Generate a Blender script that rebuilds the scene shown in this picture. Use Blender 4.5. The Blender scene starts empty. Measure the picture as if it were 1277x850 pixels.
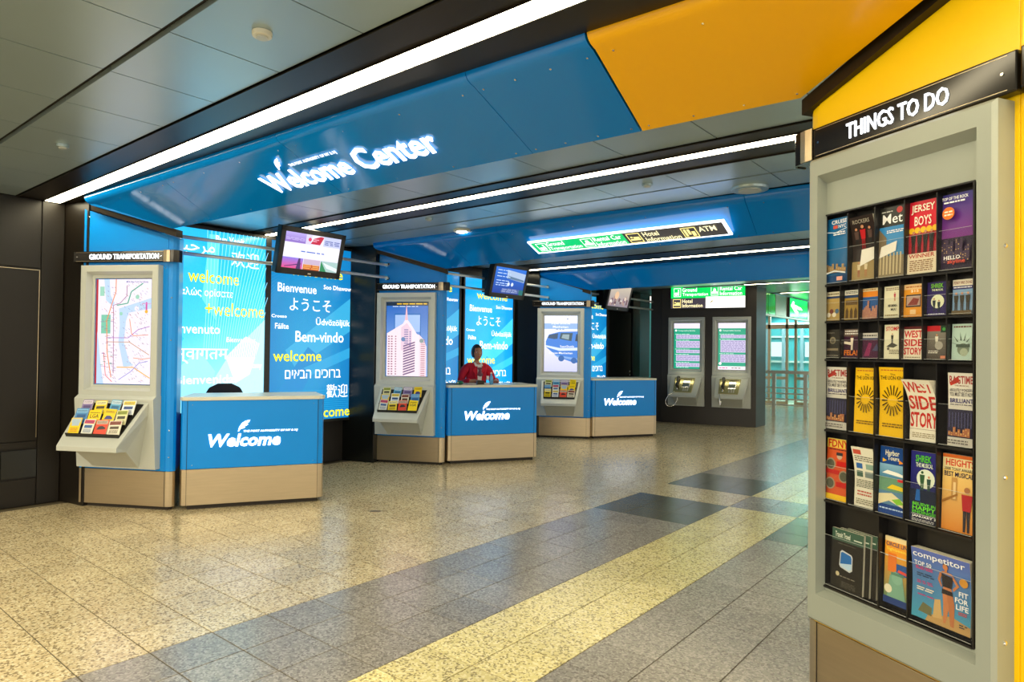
import bpy, bmesh, math, random
from mathutils import Vector, Matrix
S = bpy.context.scene
COL = S.collection
R = random.Random(7)
PI = math.pi

# ------------------------------------------------------------------ camera
CAM_H = 1.54
yaw, pitch, roll = (math.radians(a) for a in (39.3, .84, .70))
F0 = Vector((-math.sin(yaw), math.cos(yaw), 0)); R0 = Vector((math.cos(yaw), math.sin(yaw), 0)); UP = Vector((0, 0, 1))
Fv = F0*math.cos(pitch) + UP*math.sin(pitch); U1 = UP*math.cos(pitch) - F0*math.sin(pitch)
Rv = R0*math.cos(roll) + U1*math.sin(roll); Uv = U1*math.cos(roll) - R0*math.sin(roll)
cd = bpy.data.cameras.new('camera'); cam = bpy.data.objects.new('camera', cd); COL.objects.link(cam)
cd.sensor_width = 36; cd.lens = 825/1277*36; cd.clip_start = .05; cd.clip_end = 200
m = Matrix((Rv, Uv, -Fv)).transposed().to_4x4(); m.translation = (0, 0, CAM_H)
cam.matrix_world = m; S.camera = cam

# ------------------------------------------------------------------ world and exposure
S.view_settings.view_transform = 'Standard'; S.view_settings.look = 'None'
S.view_settings.gamma = 1; S.view_settings.use_curve_mapping = False
S.view_settings.exposure = 0.15
w = bpy.data.worlds.new('world'); S.world = w; w.use_nodes = True
w.node_tree.nodes['Background'].inputs[0].default_value = (1.0, .95, .84, 1)
w.node_tree.nodes['Background'].inputs[1].default_value = 1.15

def area(name, loc, sx, sy, power, col, rot=(0, 0, 0)):
    l = bpy.data.lights.new(name, 'AREA'); l.shape = 'RECTANGLE'; l.size = sx; l.size_y = sy
    l.energy = power; l.color = col
    o = bpy.data.objects.new(name, l); o.location = loc; o.rotation_euler = rot; COL.objects.link(o)
    return o
# unseen fill lights added at ceiling height, behind and beside the camera
area('added_ceiling_fill', (-3, -1.2, 2.9), 9, .3, 330, (1, .88, .62))
area('added_ceiling_fill', (-3, -4.5, 2.9), 9, .3, 330, (1, .88, .62))
area('added_ceiling_fill', (2.5, 1.5, 2.9), 3, .3, 110, (1, .85, .55))
# cool light of the entrance hall beyond the glass doors
area('vestibule_lamp', (-4.5, 22.5, 2.8), 6, 1.5, 420, (.6, .95, 1))

# ------------------------------------------------------------------ colours and materials
def lin(c): return c/12.92 if c <= .04045 else ((c+.055)/1.055)**2.4
def hx(s): s = s.lstrip('#'); return tuple(lin(int(s[i:i+2], 16)/255) for i in (0, 2, 4))

def mat(name, col, rough=.5, metal=0., spec=.5, noise=0., nscale=20, bump=0., coat=0., emit=None, es=0., stretch=None, alpha=1):
    mt = bpy.data.materials.new(name); mt.use_nodes = True; nt = mt.node_tree; b = nt.nodes['Principled BSDF']
    b.inputs['Base Color'].default_value = (*col, 1); b.inputs['Roughness'].default_value = rough
    b.inputs['Metallic'].default_value = metal; b.inputs['Specular IOR Level'].default_value = spec
    b.inputs['Coat Weight'].default_value = coat; b.inputs['Coat Roughness'].default_value = .06
    if emit: b.inputs['Emission Color'].default_value = (*emit, 1); b.inputs['Emission Strength'].default_value = es
    if noise or bump:
        tc = nt.nodes.new('ShaderNodeTexCoord'); mp = nt.nodes.new('ShaderNodeMapping'); n = nt.nodes.new('ShaderNodeTexNoise')
        nt.links.new(tc.outputs['Object'], mp.inputs[0]); nt.links.new(mp.outputs[0], n.inputs['Vector'])
        if stretch: mp.inputs['Scale'].default_value = stretch
        n.inputs['Scale'].default_value = nscale; n.inputs['Detail'].default_value = 4
        if noise:
            mx = nt.nodes.new('ShaderNodeMix'); mx.data_type = 'RGBA'
            mx.inputs[6].default_value = (*[c*(1-noise) for c in col], 1); mx.inputs[7].default_value = (*[min(1, c*(1+noise)) for c in col], 1)
            nt.links.new(n.outputs['Fac'], mx.inputs[0]); nt.links.new(mx.outputs[2], b.inputs['Base Color'])
        if bump:
            bp = nt.nodes.new('ShaderNodeBump'); bp.inputs['Strength'].default_value = bump; bp.inputs['Distance'].default_value = .01
            nt.links.new(n.outputs['Fac'], bp.inputs['Height']); nt.links.new(bp.outputs[0], b.inputs['Normal'])
    return mt

M = {}
M['blue'] = mat('blue_enamel', hx('#0088e4'), .32, spec=.3, coat=.12, noise=.04, nscale=3)
M['fascia_blue'] = mat('blue_fascia_enamel', hx('#0078cc'), .09, spec=.45, coat=.0, noise=.04, nscale=2)
M['yellow'] = mat('yellow_enamel', hx('#ffce00'), .30, spec=.4, coat=.2, noise=.03, nscale=3)
M['fascia_yellow'] = mat('yellow_fascia_enamel', hx('#f4b200'), .28, spec=.35, coat=.1, noise=.03, nscale=3)
M['steel'] = mat('brushed_steel', (.54, .43, .28), .32, .95, noise=.10, nscale=4, bump=.02, stretch=(1, 1, 14))
M['chrome'] = mat('polished_steel', (.8, .78, .74), .12, 1., noise=.03)
M['rackgrey'] = mat('grey_green_powder_coat', hx('#9da297'), .42, .15, noise=.04, nscale=6)
M['rail'] = mat('satin_rail_metal', (.85, .85, .82), .35, .6, noise=.03)
M['grey'] = mat('grey_powder_coat', hx('#bfc2bb'), .42, .15, noise=.04, nscale=6)
M['top'] = mat('pale_worktop', hx('#d3d0bf'), .3, noise=.04, nscale=15)
M['black'] = mat('black_plastic', (.012, .011, .010), .35, noise=.2, nscale=30)
M['rack'] = mat('black_rack_plastic', (.010, .009, .009), .3, noise=.2, nscale=30)
M['plinth'] = mat('dark_plinth', (.022, .015, .010), .6, noise=.2)
M['wall'] = mat('dark_wall_panel', (.010, .0075, .005), .38, .0, spec=.3, noise=.15, nscale=2)
M['pier'] = mat('dark_gloss_pier', (.008, .009, .008), .2, .2, noise=.1, nscale=2)
M['phonewall'] = mat('dark_bronze_wall', (.030, .024, .019), .4, .1, noise=.08, nscale=2)
M['ceil'] = mat('satin_metal_ceiling', hx('#a6b8bc'), .30, .5, noise=.05, nscale=2)
M['trough'] = mat('bronze_trough', (.020, .013, .006), .34, .5, noise=.1, nscale=4)
M['bar'] = mat('black_gloss_bar', (.018, .015, .012), .14, .4, noise=.1)
M['paper'] = mat('paper_edges', hx('#d9d2bb'), .7, noise=.1, nscale=120, stretch=(1, 1, 6))
M['rubber'] = mat('dark_gap', (.008, .007, .006), .7, noise=.1)
M['acrylic'] = mat('clear_acrylic', (.15, .15, .15), .05, noise=.01)
b_ = M['acrylic'].node_tree.nodes['Principled BSDF']; b_.inputs['Alpha'].default_value = .035
M['glass'] = mat('tinted_glass', (.35, .80, .82), .03, noise=.02)
b_ = M['glass'].node_tree.nodes['Principled BSDF']; b_.inputs['Alpha'].default_value = .22
M['phone'] = mat('brass_steel_plate', (.72, .62, .32), .25, .9, noise=.08, nscale=5)
M['red'] = mat('red_wool', hx('#c3062a'), .8, noise=.12, nscale=60)
M['skin'] = mat('skin', hx('#b27a5c'), .5, noise=.06, nscale=20)
M['hair'] = mat('dark_hair', (.012, .009, .008), .5, noise=.2, nscale=60)
M['white'] = mat('white_cloth', hx('#e6e2df'), .7, noise=.05)
M['cloth'] = mat('black_fabric', (.012, .012, .016), .8, noise=.2, nscale=90)
M['scarf'] = mat('patterned_scarf', (.16, .05, .08), .7, noise=.9, nscale=90)

def emis(name, col, s, noise=.03, scale=8):
    mt = bpy.data.materials.new(name); mt.use_nodes = True; nt = mt.node_tree; nt.nodes.clear()
    o = nt.nodes.new('ShaderNodeOutputMaterial'); e = nt.nodes.new('ShaderNodeEmission')
    n = nt.nodes.new('ShaderNodeTexNoise'); n.inputs['Scale'].default_value = scale
    mx = nt.nodes.new('ShaderNodeMix'); mx.data_type = 'RGBA'
    mx.inputs[6].default_value = (*[c*(1-noise) for c in col], 1); mx.inputs[7].default_value = (*[c*(1+noise) for c in col], 1)
    nt.links.new(n.outputs['Fac'], mx.inputs[0]); nt.links.new(mx.outputs[2], e.inputs[0])
    e.inputs[1].default_value = s; nt.links.new(e.outputs[0], o.inputs[0]); return mt
M['tube'] = emis('light_diffuser', (1, .89, .60), 18)
M['letter'] = emis('lit_letter', (.93, .97, 1), 2.6)
M['vest'] = emis('bright_outer_window', (.75, .95, 1), 1.6)
M['downlight'] = emis('downlight_lens', (1, .95, .85), 12)

def printed(name, strength=None, gloss=.3):
    mt = bpy.data.materials.new(name); mt.use_nodes = True; nt = mt.node_tree; b = nt.nodes['Principled BSDF']
    a = nt.nodes.new('ShaderNodeAttribute'); a.attribute_name = 'Col'
    n = nt.nodes.new('ShaderNodeTexNoise'); n.inputs['Scale'].default_value = 60
    mx = nt.nodes.new('ShaderNodeMix'); mx.data_type = 'RGBA'; mx.blend_type = 'MULTIPLY'; mx.inputs[0].default_value = .12
    nt.links.new(a.outputs['Color'], mx.inputs[6]); nt.links.new(n.outputs['Color'], mx.inputs[7])
    b.inputs['Roughness'].default_value = gloss
    if strength:
        b.inputs['Base Color'].default_value = (0.01, .01, .01, 1); b.inputs['Roughness'].default_value = .15
        nt.links.new(mx.outputs[2], b.inputs['Emission Color']); b.inputs['Emission Strength'].default_value = strength
    else: nt.links.new(mx.outputs[2], b.inputs['Base Color'])
    return mt
M['print'] = printed('printed_paper')
M['screen'] = printed('lit_display', 1.15)
M['lightbox'] = printed('backlit_film', 1.65)
M['lightbox_dim'] = printed('backlit_film_dim', .95)
M['signbox'] = printed('backlit_sign', 1.6)
M['exitbox'] = printed('backlit_exit_sign', 3.2)

# terrazzo: speckled stone, coordinates from world position so that tiles differ
def terrazzo(name, base, dark, light, fine=.5):
    mt = bpy.data.materials.new(name); mt.use_nodes = True; nt = mt.node_tree; b = nt.nodes['Principled BSDF']
    g = nt.nodes.new('ShaderNodeNewGeometry'); oi = nt.nodes.new('ShaderNodeObjectInfo')
    v = nt.nodes.new('ShaderNodeTexVoronoi'); v.inputs['Scale'].default_value = 95
    n = nt.nodes.new('ShaderNodeTexNoise'); n.inputs['Scale'].default_value = 70; n.inputs['Detail'].default_value = 3
    n2 = nt.nodes.new('ShaderNodeTexNoise'); n2.inputs['Scale'].default_value = .9
    for x in (v, n, n2): nt.links.new(g.outputs['Position'], x.inputs['Vector'])
    sp = nt.nodes.new('ShaderNodeSeparateColor'); nt.links.new(v.outputs['Color'], sp.inputs[0])
    r = nt.nodes.new('ShaderNodeValToRGB'); r.color_ramp.interpolation = 'CONSTANT'
    e = r.color_ramp.elements; e[0].position = 0; e[0].color = (*dark, 1); e[1].position = .22; e[1].color = (*base, 1)
    q = e.new(.74); q.color = (*light, 1)
    nt.links.new(sp.outputs[0], r.inputs[0])
    mx = nt.nodes.new('ShaderNodeMix'); mx.data_type = 'RGBA'; mx.inputs[0].default_value = fine
    mx.inputs[7].default_value = (*base, 1); nt.links.new(r.outputs[0], mx.inputs[6])
    m2 = nt.nodes.new('ShaderNodeMix'); m2.data_type = 'RGBA'; m2.blend_type = 'MULTIPLY'; m2.inputs[0].default_value = .35
    mr = nt.nodes.new('ShaderNodeMapRange'); mr.inputs['From Min'].default_value = .3; mr.inputs['From Max'].default_value = .7
    mr.inputs['To Min'].default_value = .75; mr.inputs['To Max'].default_value = 1.15
    nt.links.new(n2.outputs['Fac'], mr.inputs[0]); nt.links.new(mx.outputs[2], m2.inputs[6]); nt.links.new(mr.outputs[0], m2.inputs[7])
    m3 = nt.nodes.new('ShaderNodeMix'); m3.data_type = 'RGBA'; m3.blend_type = 'MULTIPLY'; m3.inputs[0].default_value = 1
    mr2 = nt.nodes.new('ShaderNodeMapRange'); mr2.inputs['To Min'].default_value = .90; mr2.inputs['To Max'].default_value = 1.08
    nt.links.new(oi.outputs['Random'], mr2.inputs[0]); nt.links.new(m2.outputs[2], m3.inputs[6]); nt.links.new(mr2.outputs[0], m3.inputs[7])
    nt.links.new(m3.outputs[2], b.inputs['Base Color'])
    rr = nt.nodes.new('ShaderNodeMapRange'); rr.inputs['To Min'].default_value = .14; rr.inputs['To Max'].default_value = .28
    nt.links.new(n.outputs['Fac'], rr.inputs[0]); nt.links.new(rr.outputs[0], b.inputs['Roughness'])
    b.inputs['Specular IOR Level'].default_value = .8
    return mt
M['t_beige'] = terrazzo('beige_terrazzo', hx('#c3b18b'), hx('#5a4c36'), hx('#ddd2b2'), .35)
M['t_grey'] = terrazzo('grey_terrazzo', hx('#8a847c'), hx('#56504c'), hx('#b0aaa2'), .5)
M['t_dark'] = terrazzo('charcoal_terrazzo', hx('#585850'), hx('#484741'), hx('#66655c'), .7)
M['t_cream'] = terrazzo('cream_terrazzo', hx('#d6c88c'), hx('#64573a'), hx('#ece2b4'), .35)
M['grout'] = mat('floor_joint', (.075, .058, .030), .7, noise=.1)

# ------------------------------------------------------------------ mesh builder
class MB:
    def __init__(s): s.v = []; s.f = []; s.m = []; s.c = []; s.mats = []; s.mi = 0; s.col = (1, 1, 1); s.T = None
    def use(s, name, col=None):
        if name not in s.mats: s.mats.append(name)
        s.mi = s.mats.index(name)
        if col is not None: s.col = hx(col) if isinstance(col, str) else col
        return s
    def add(s, vs, fs, cols=None):
        o = len(s.v); s.v += [tuple(s.T(p)) if s.T else tuple(p) for p in vs]
        for i, f in enumerate(fs): s.f.append([o+k for k in f]); s.m.append(s.mi); s.c.append(cols[i] if cols else s.col)
        return s
    def box(s, x0, x1, y0, y1, z0, z1):
        vs = [(x, y, z) for z in (z0, z1) for y in (y0, y1) for x in (x0, x1)]
        return s.add(vs, [(0, 2, 3, 1), (4, 5, 7, 6), (0, 1, 5, 4), (2, 6, 7, 3), (0, 4, 6, 2), (1, 3, 7, 5)])
    def prism(s, poly, a, b, ax='z', topf=None):
        n = len(poly)
        def P(p, t):
            if ax == 'z': return (p[0], p[1], t if not (topf and t == b) else topf(p))
            if ax == 'x': return (t, p[0], p[1])
            return (p[0], t, p[1])
        vs = [P(p, a) for p in poly] + [P(p, b) for p in poly]
        return s.add(vs, [list(range(n))[::-1], list(range(n, 2*n))] + [(i, (i+1) % n, n+(i+1) % n, n+i) for i in range(n)])
    def quad(s, a, b, c, d): return s.add([a, b, c, d], [(0, 1, 2, 3)])
    def tube(s, pts, r, n=10):
        pts = [Vector(p) for p in pts]; vs = []; fs = []
        for i, p in enumerate(pts):
            d = (pts[min(i+1, len(pts)-1)] - pts[max(i-1, 0)]).normalized()
            a = d.orthogonal().normalized() if i == 0 else (a - d*a.dot(d)).normalized()
            b = d.cross(a); rr = r[i] if isinstance(r, (list, tuple)) else r
            vs += [tuple(p + (a*math.cos(2*PI*k/n) + b*math.sin(2*PI*k/n))*rr) for k in range(n)]
        for i in range(len(pts)-1):
            fs += [(i*n+k, i*n+(k+1) % n, (i+1)*n+(k+1) % n, (i+1)*n+k) for k in range(n)]
        fs += [list(range(n))[::-1], list(range((len(pts)-1)*n, len(pts)*n))]
        return s.add(vs, fs)
    def disc(s, c, r, h, n=20, r2=None):
        r2 = r2 or r
        vs = [(c[0]+r*math.cos(2*PI*k/n), c[1]+r*math.sin(2*PI*k/n), c[2]) for k in range(n)] + [(c[0]+r2*math.cos(2*PI*k/n), c[1]+r2*math.sin(2*PI*k/n), c[2]+h) for k in range(n)]
        return s.add(vs, [list(range(n))[::-1], list(range(n, 2*n))] + [(i, (i+1) % n, n+(i+1) % n, n+i) for i in range(n)])
    def ball(s, c, rx, ry, rz, n=12, k=8):
        vs = [(c[0], c[1], c[2]-rz)]
        for i in range(1, k):
            t = -PI/2+PI*i/k
            vs += [(c[0]+rx*math.cos(t)*math.cos(2*PI*j/n), c[1]+ry*math.cos(t)*math.sin(2*PI*j/n), c[2]+rz*math.sin(t)) for j in range(n)]
        vs.append((c[0], c[1], c[2]+rz)); L = len(vs)-1
        fs = [(0, 1+(j+1) % n, 1+j) for j in range(n)] + [(L, L-n+j, L-n+(j+1) % n) for j in range(n)]
        for i in range(k-2): fs += [(1+i*n+j, 1+i*n+(j+1) % n, 1+(i+1)*n+(j+1) % n, 1+(i+1)*n+j) for j in range(n)]
        return s.add(vs, fs)
    def build(s, name, parent=None, bevel=0, smooth=False, recalc=True, kind=None):
        me = bpy.data.meshes.new(name); me.from_pydata(s.v, [], s.f)
        for n in s.mats: me.materials.append(M[n])
        me.polygons.foreach_set('material_index', s.m)
        at = me.color_attributes.new('Col', 'FLOAT_COLOR', 'CORNER'); arr = []
        for p, c in zip(me.polygons, s.c):
            if isinstance(c, list):
                for q in c: arr += [*q, 1]
            else: arr += [*c, 1]*p.loop_total
        at.data.foreach_set('color', arr)
        if recalc:
            bm = bmesh.new(); bm.from_mesh(me); bmesh.ops.recalc_face_normals(bm, faces=bm.faces)
            if smooth:
                for f in bm.faces: f.smooth = True
            bm.to_mesh(me); bm.free()
        o = bpy.data.objects.new(name, me); COL.objects.link(o)
        if parent: o.parent = parent
        if bevel:
            md = o.modifiers.new('bevel', 'BEVEL'); md.width = bevel; md.segments = 2; md.limit_method = 'ANGLE'; md.angle_limit = .6
        if kind: o['kind'] = kind
        return o

def thing(name, label, cat, loc=(0, 0, 0), rz=0, group=None):
    o = bpy.data.objects.new(name, None); COL.objects.link(o); o.location = loc; o.rotation_euler = (0, 0, rz)
    o.empty_display_size = .1; o['label'] = label; o['category'] = cat
    if group: o['group'] = group
    return o
def tag(o, label, cat, group=None):
    o['label'] = label; o['category'] = cat
    if group: o['group'] = group
    return o

# ------------------------------------------------------------------ lettering
_tc = {}
def textgeo(s, off=.0, shear=0., ext=0., res=2):
    k = (s, off, shear, ext, res)
    if k in _tc: return _tc[k]
    c = bpy.data.curves.new('t', 'FONT'); c.body = s; c.offset = off; c.shear = shear; c.extrude = ext; c.resolution_u = res
    o = bpy.data.objects.new('t', c); COL.objects.link(o)
    me = bpy.data.meshes.new_from_object(o.evaluated_get(bpy.context.evaluated_depsgraph_get()))
    vs = [tuple(v.co) for v in me.vertices]; fs = [list(p.vertices) for p in me.polygons]
    bpy.data.objects.remove(o); bpy.data.curves.remove(c); bpy.data.meshes.remove(me)
    xs = [v[0] for v in vs] or [0]; ys = [v[1] for v in vs] or [0]
    _tc[k] = (vs, fs, min(xs), max(xs), min(ys), max(ys)); return _tc[k]
def put_text(mb, s, x0, x1, y, h=None, z=0, off=.015, shear=0., ext=0., ybot=None, ytop=None):
    """text fitted to span x0..x1, baseline y, scaled in height to h (cap units) or proportionally"""
    if ord(s[0]) > 0x370: off = .0 if ord(s[0]) > 0x2e80 else .004
    vs, fs, a, b, c, d = textgeo(s, off, shear, ext/1.0)
    sx = (x1-x0)/max(1e-6, b-a)
    if ytop is not None: sy = (ytop-ybot)/(d-c); oy = ybot - c*sy
    else: sy = h if h else sx; oy = y
    mb.add([(x0+(v[0]-a)*sx, oy+v[1]*sy, z+v[2]) for v in vs], fs)

def leaf(mb, x, y, s, z=0, t=0.):
    """feather shaped logo over the word: three curved barbs on a stem"""
    P = [[(0, 0), (.10, .38), (.32, .72), (.62, .92), (1.0, 1.0), (.90, .80), (.66, .66), (.84, .62), (.66, .48), (.44, .42), (.60, .36), (.42, .26), (.22, .22), (.10, .02)]]
    for p in P:
        n = len(p); pts = [(x+a*s, y+b*s) for a, b in p]
        if t: mb.add([(a, b, z) for a, b in pts] + [(a, b, z+t) for a, b in pts], [list(range(n)), list(range(n, 2*n))] + [(i, (i+1) % n, n+(i+1) % n, n+i) for i in range(n)])
        else: mb.add([(a, b, z) for a, b in pts], [list(range(n))])

class Art:
    """flat print laid out in unit coordinates on a w x h sheet"""
    def __init__(s, mb, w, h, z0=0, dz=.0004): s.mb = mb; s.w = w; s.h = h; s.z = z0; s.dz = dz
    def n(s, col): s.z += s.dz; s.mb.col = hx(col)
    def r(s, x0, y0, x1, y1, col): s.n(col); z = s.z; W, H = s.w, s.h; s.mb.quad((x0*W, y0*H, z), (x1*W, y0*H, z), (x1*W, y1*H, z), (x0*W, y1*H, z))
    def p(s, pts, col): s.n(col); s.mb.add([(x*s.w, y*s.h, s.z) for x, y in pts], [list(range(len(pts)))])
    def c(s, x, y, rx, col, n=18): s.n(col); s.mb.add([(x*s.w+rx*s.w*math.cos(2*PI*k/n), y*s.h+rx*s.w*math.sin(2*PI*k/n), s.z) for k in range(n)], [list(range(n))])
    def t(s, txt, x0, x1, y0, y1, col, off=.02): s.n(col); put_text(s.mb, txt, x0*s.w, x1*s.w, 0, z=s.z, off=off*.35, ybot=y0*s.h, ytop=y1*s.h)
    def grad(s, x0, y0, x1, y1, ca, cb, n=8):
        a, b = hx(ca), hx(cb); s.z += s.dz
        for i in range(n):
            t0 = i/n; t1 = (i+1)/n; k0 = tuple(a[j]+(b[j]-a[j])*t0 for j in range(3)); k1 = tuple(a[j]+(b[j]-a[j])*t1 for j in range(3))
            ya = (y0+(y1-y0)*t0)*s.h; yb = (y0+(y1-y0)*t1)*s.h
            s.mb.add([(x0*s.w, ya, s.z), (x1*s.w, ya, s.z), (x1*s.w, yb, s.z), (x0*s.w, yb, s.z)], [(0, 1, 2, 3)], [[k0, k0, k1, k1]])
    def bars(s, x0, x1, y0, y1, n, col, seed=0):
        """rows of fine print too small to read, as short broken strokes"""
        rr = random.Random(seed); s.n(col); H = (y1-y0)/n
        for i in range(n):
            x = x0
            while x < x1-.02:
                w_ = min(rr.uniform(.05, .16), x1-x); ya = y0+(i+.25)*H; z = s.z
                s.mb.quad((x*s.w, ya*s.h, z), ((x+w_)*s.w, ya*s.h, z), ((x+w_)*s.w, (ya+H*.5)*s.h, z), (x*s.w, (ya+H*.5)*s.h, z)); x += w_+.025
    def skyline(s, x0, x1, y0, y1, col, n=9, seed=1, win='#e8c070'):
        rr = random.Random(seed)
        for i in range(n):
            a = x0+(x1-x0)*i/n; b = x0+(x1-x0)*(i+1)/n; t = y0+(y1-y0)*rr.uniform(.35, 1)
            s.r(a, y0, b, t, col)
            for k in range(4):
                wy = y0+(t-y0)*rr.random()*.9; s.r(a+(b-a)*.3, wy, a+(b-a)*.6, wy+.008, win)
    def figure(s, x, y, h, col, legs='#222222', skin='#c98d66'):
        a = h*s.h/s.w
        s.p([(x-.07*a, y), (x-.02*a, y), (x, y+.48*h), (x+.02*a, y), (x+.07*a, y), (x+.08*a, y+.5*h), (x-.08*a, y+.5*h)], legs)
        s.p([(x-.09*a, y+.45*h), (x+.09*a, y+.45*h), (x+.12*a, y+.80*h), (x-.12*a, y+.80*h)], col)
        s.c(x, y+.90*h, .065*a, skin, 10)

# ------------------------------------------------------------------ floor with separate tiles
PX, PY = .33, .32; X_A = -3.52; Y_A = 1.13
fl = MB().use('grout'); fl.box(-9.2, 3, -6, 24, -.06, -.004); floor = fl.build('floor'); floor['kind'] = 'structure'
def tile_kind(ix, iy):
    cross = 17 <= iy < 19
    if 14 <= iy < 17: d = True
    elif 19 <= iy < 22: d = True
    else: d = False
    if ix < 0: return 't_beige'
    if ix < 3: return 't_beige' if cross else ('t_dark' if d else 't_grey')
    if ix < 5: return 't_grey' if cross else 't_cream'
    return 't_cream' if cross else ('t_dark' if d else 't_grey')
tile_me = {}
def tile_mesh(k):
    if k not in tile_me:
        t = MB().use(k); g = .0032
        t.add([(g, g, -.02), (PX-g, g, -.02), (PX-g, PY-g, -.02), (g, PY-g, -.02), (g, g, -.001), (PX-g, g, -.001), (PX-g, PY-g, -.001), (g, PY-g, -.001),
               (g+.001, g+.001, 0), (PX-g-.001, g+.001, 0), (PX-g-.001, PY-g-.001, 0), (g+.001, PY-g-.001, 0)],
              [(0, 1, 5, 4), (1, 2, 6, 5), (2, 3, 7, 6), (3, 0, 4, 7), (4, 5, 9, 8), (5, 6, 10, 9), (6, 7, 11, 10), (7, 4, 8, 11), (8, 9, 10, 11)])
        o = t.build('tile'); tile_me[k] = o.data; bpy.data.objects.remove(o)
    return tile_me[k]
near = []; rest = []
for ix in range(-17, 19):
    for iy in range(-22, 71):
        x = X_A+ix*PX; y = Y_A+iy*PY; v = Vector((x+PX/2, y+PY/2, -CAM_H)); d = v.dot(Fv); l = v.dot(Rv); u = v.dot(Uv)
        vis = d > .5 and abs(l)/d < .82 and u/d > -.55
        behind_kiosk = x > -.8 and y > .5
        if -7.75 < x < 2.7:
            (near if vis and not behind_kiosk and not (x > -1 and l/d > .45) else rest).append((d, ix, iy, x, y))
near.sort()
for d, ix, iy, x, y in near[:299]:
    o = bpy.data.objects.new('tile', tile_mesh(tile_kind(ix, iy))); o.location = (x, y, 0); COL.objects.link(o); o.parent = floor
ft = MB(); g = .0030
for d, ix, iy, x, y in near[299:]+rest:
    ft.use(tile_kind(ix, iy)); ft.box(x+g, x+PX-g, y+g, y+PY-g, -.02, 0)
ft.build('distant_tiles', floor, recalc=False, kind='stuff')

# ------------------------------------------------------------------ ceiling
CZ = 2.95
c = MB().use('rubber'); c.box(-8, 3, -6, 24, CZ+.03, CZ+.3); ceiling = c.build('ceiling'); ceiling['kind'] = 'structure'
def cpanel(x0, x1, y0, y1):
    g = .004; p = MB().use('ceil')
    p.box(x0+g, x1-g, y0+g, y1-g, CZ, CZ+.028); return p.build('ceiling_panel', ceiling)
xs = [-7.6]+[-7.15+.68*i for i in range(16)]
for (y0, y1) in ((-.95, .12), (.16, 1.265), (1.295, 1.845), (2.6, 4.185), (4.77, 5.235), (5.265, 5.72), (6.3, 8.5), (9.85, 11.6), (11.6, 13.3), (13.55, 15.6)):
    for a, b in zip(xs, xs[1:]): cpanel(a, b, y0, y1)
big = MB().use('ceil'); big.box(-8, 3, 15.85, 23.5, CZ, CZ+.028); big.box(-8, 3, -6, -.95, CZ, CZ+.028); big.build('far_ceiling_panels', ceiling, kind='stuff')
def trough(n, y0, y1, s0, s1, lab, xl=-7.6, xr=2.6, drop=.0):
    t = MB().use('trough')
    t.box(xl, xr, y0, s0, CZ-.004, CZ+.02); t.box(xl, xr, s1, y1, CZ-.004, CZ+.02)
    t.box(xl, xr, y0, y0+.012, CZ-.012, CZ+.02); t.box(xl, xr, y1-.012, y1, CZ-.012, CZ+.02)
    o = t.build('trim_%d' % n); o['kind'] = 'structure'
    s = thing('strip_light', lab, 'light', ((xl+xr)/2, (s0+s1)/2, CZ))
    hw = (xr-xl)/2; sw = (s1-s0)/2
    d = MB().use('tube'); d.box(-hw+.02, hw, -sw+.006, sw-.006, -.010, -.002); d.build('diffuser', s)
    h = MB().use('bar'); h.box(-hw+.01, hw, -sw, -sw+.005, -.012, .018); h.box(-hw+.01, hw, sw-.005, sw, -.012, .018); h.box(-hw+.01, -hw+.018, -sw, sw, -.012, .018); h.build('housing', s)
trough(1, 1.85, 2.52, 2.065, 2.205, 'long glowing ceiling strip light nearest the camera, above the big blue fascia')
trough(2, 4.19, 4.765, 4.375, 4.50, 'long glowing strip light in the ceiling between the first and second blue fascias')
trough(3, 8.5, 9.55, 9.0, 9.14, 'thin glowing strip light just in front of the third blue fascia')
trough(4, 13.3, 13.55, 13.38, 13.47, 'short strip light in the ceiling in front of the payphone wall', xl=-4.9)
trough(5, 15.6, 15.85, 15.68, 15.77, 'short strip light in the ceiling over the exit railing', xl=-4.9)
def ceiling_disc(x, y, r, lab, cat, mt='ceil', lens=None, name='smoke_detector'):
    t = thing(name, lab, cat, (x, y, CZ))
    p = MB().use(mt); p.disc((0, 0, -.022), r, .022, 24, r*1.05); p.build('housing', t, bevel=.003)
    q = MB().use(lens or 'grey'); q.disc((0, 0, -.030), r*.62, .012, 20); q.build('lens' if lens else 'cover', t)
ceiling_disc(-2.738, 1.555, .042, 'small round pale detector on the grey ceiling at the top left', 'smoke detector', 'top')
ceiling_disc(-5.389, 1.571, .038, 'small grey ceiling disc nearest the dark left wall', 'ceiling disc')
ceiling_disc(-1.999, 5.611, .15, 'large round ceiling speaker by the yellow kiosk', 'speaker', name='ceiling_speaker')
ceiling_disc(-5.38, 5.62, .10, 'bright round downlight in front of the second blue fascia', 'light', 'top', 'downlight', name='downlight')
ceiling_disc(-2.631, 4.975, .042, 'small round ceiling disc beside the second strip light, right of centre', 'ceiling disc')
ceiling_disc(-5.187, 4.906, .042, 'small round ceiling disc near the second strip light, above the first monitor', 'ceiling disc')

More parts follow.
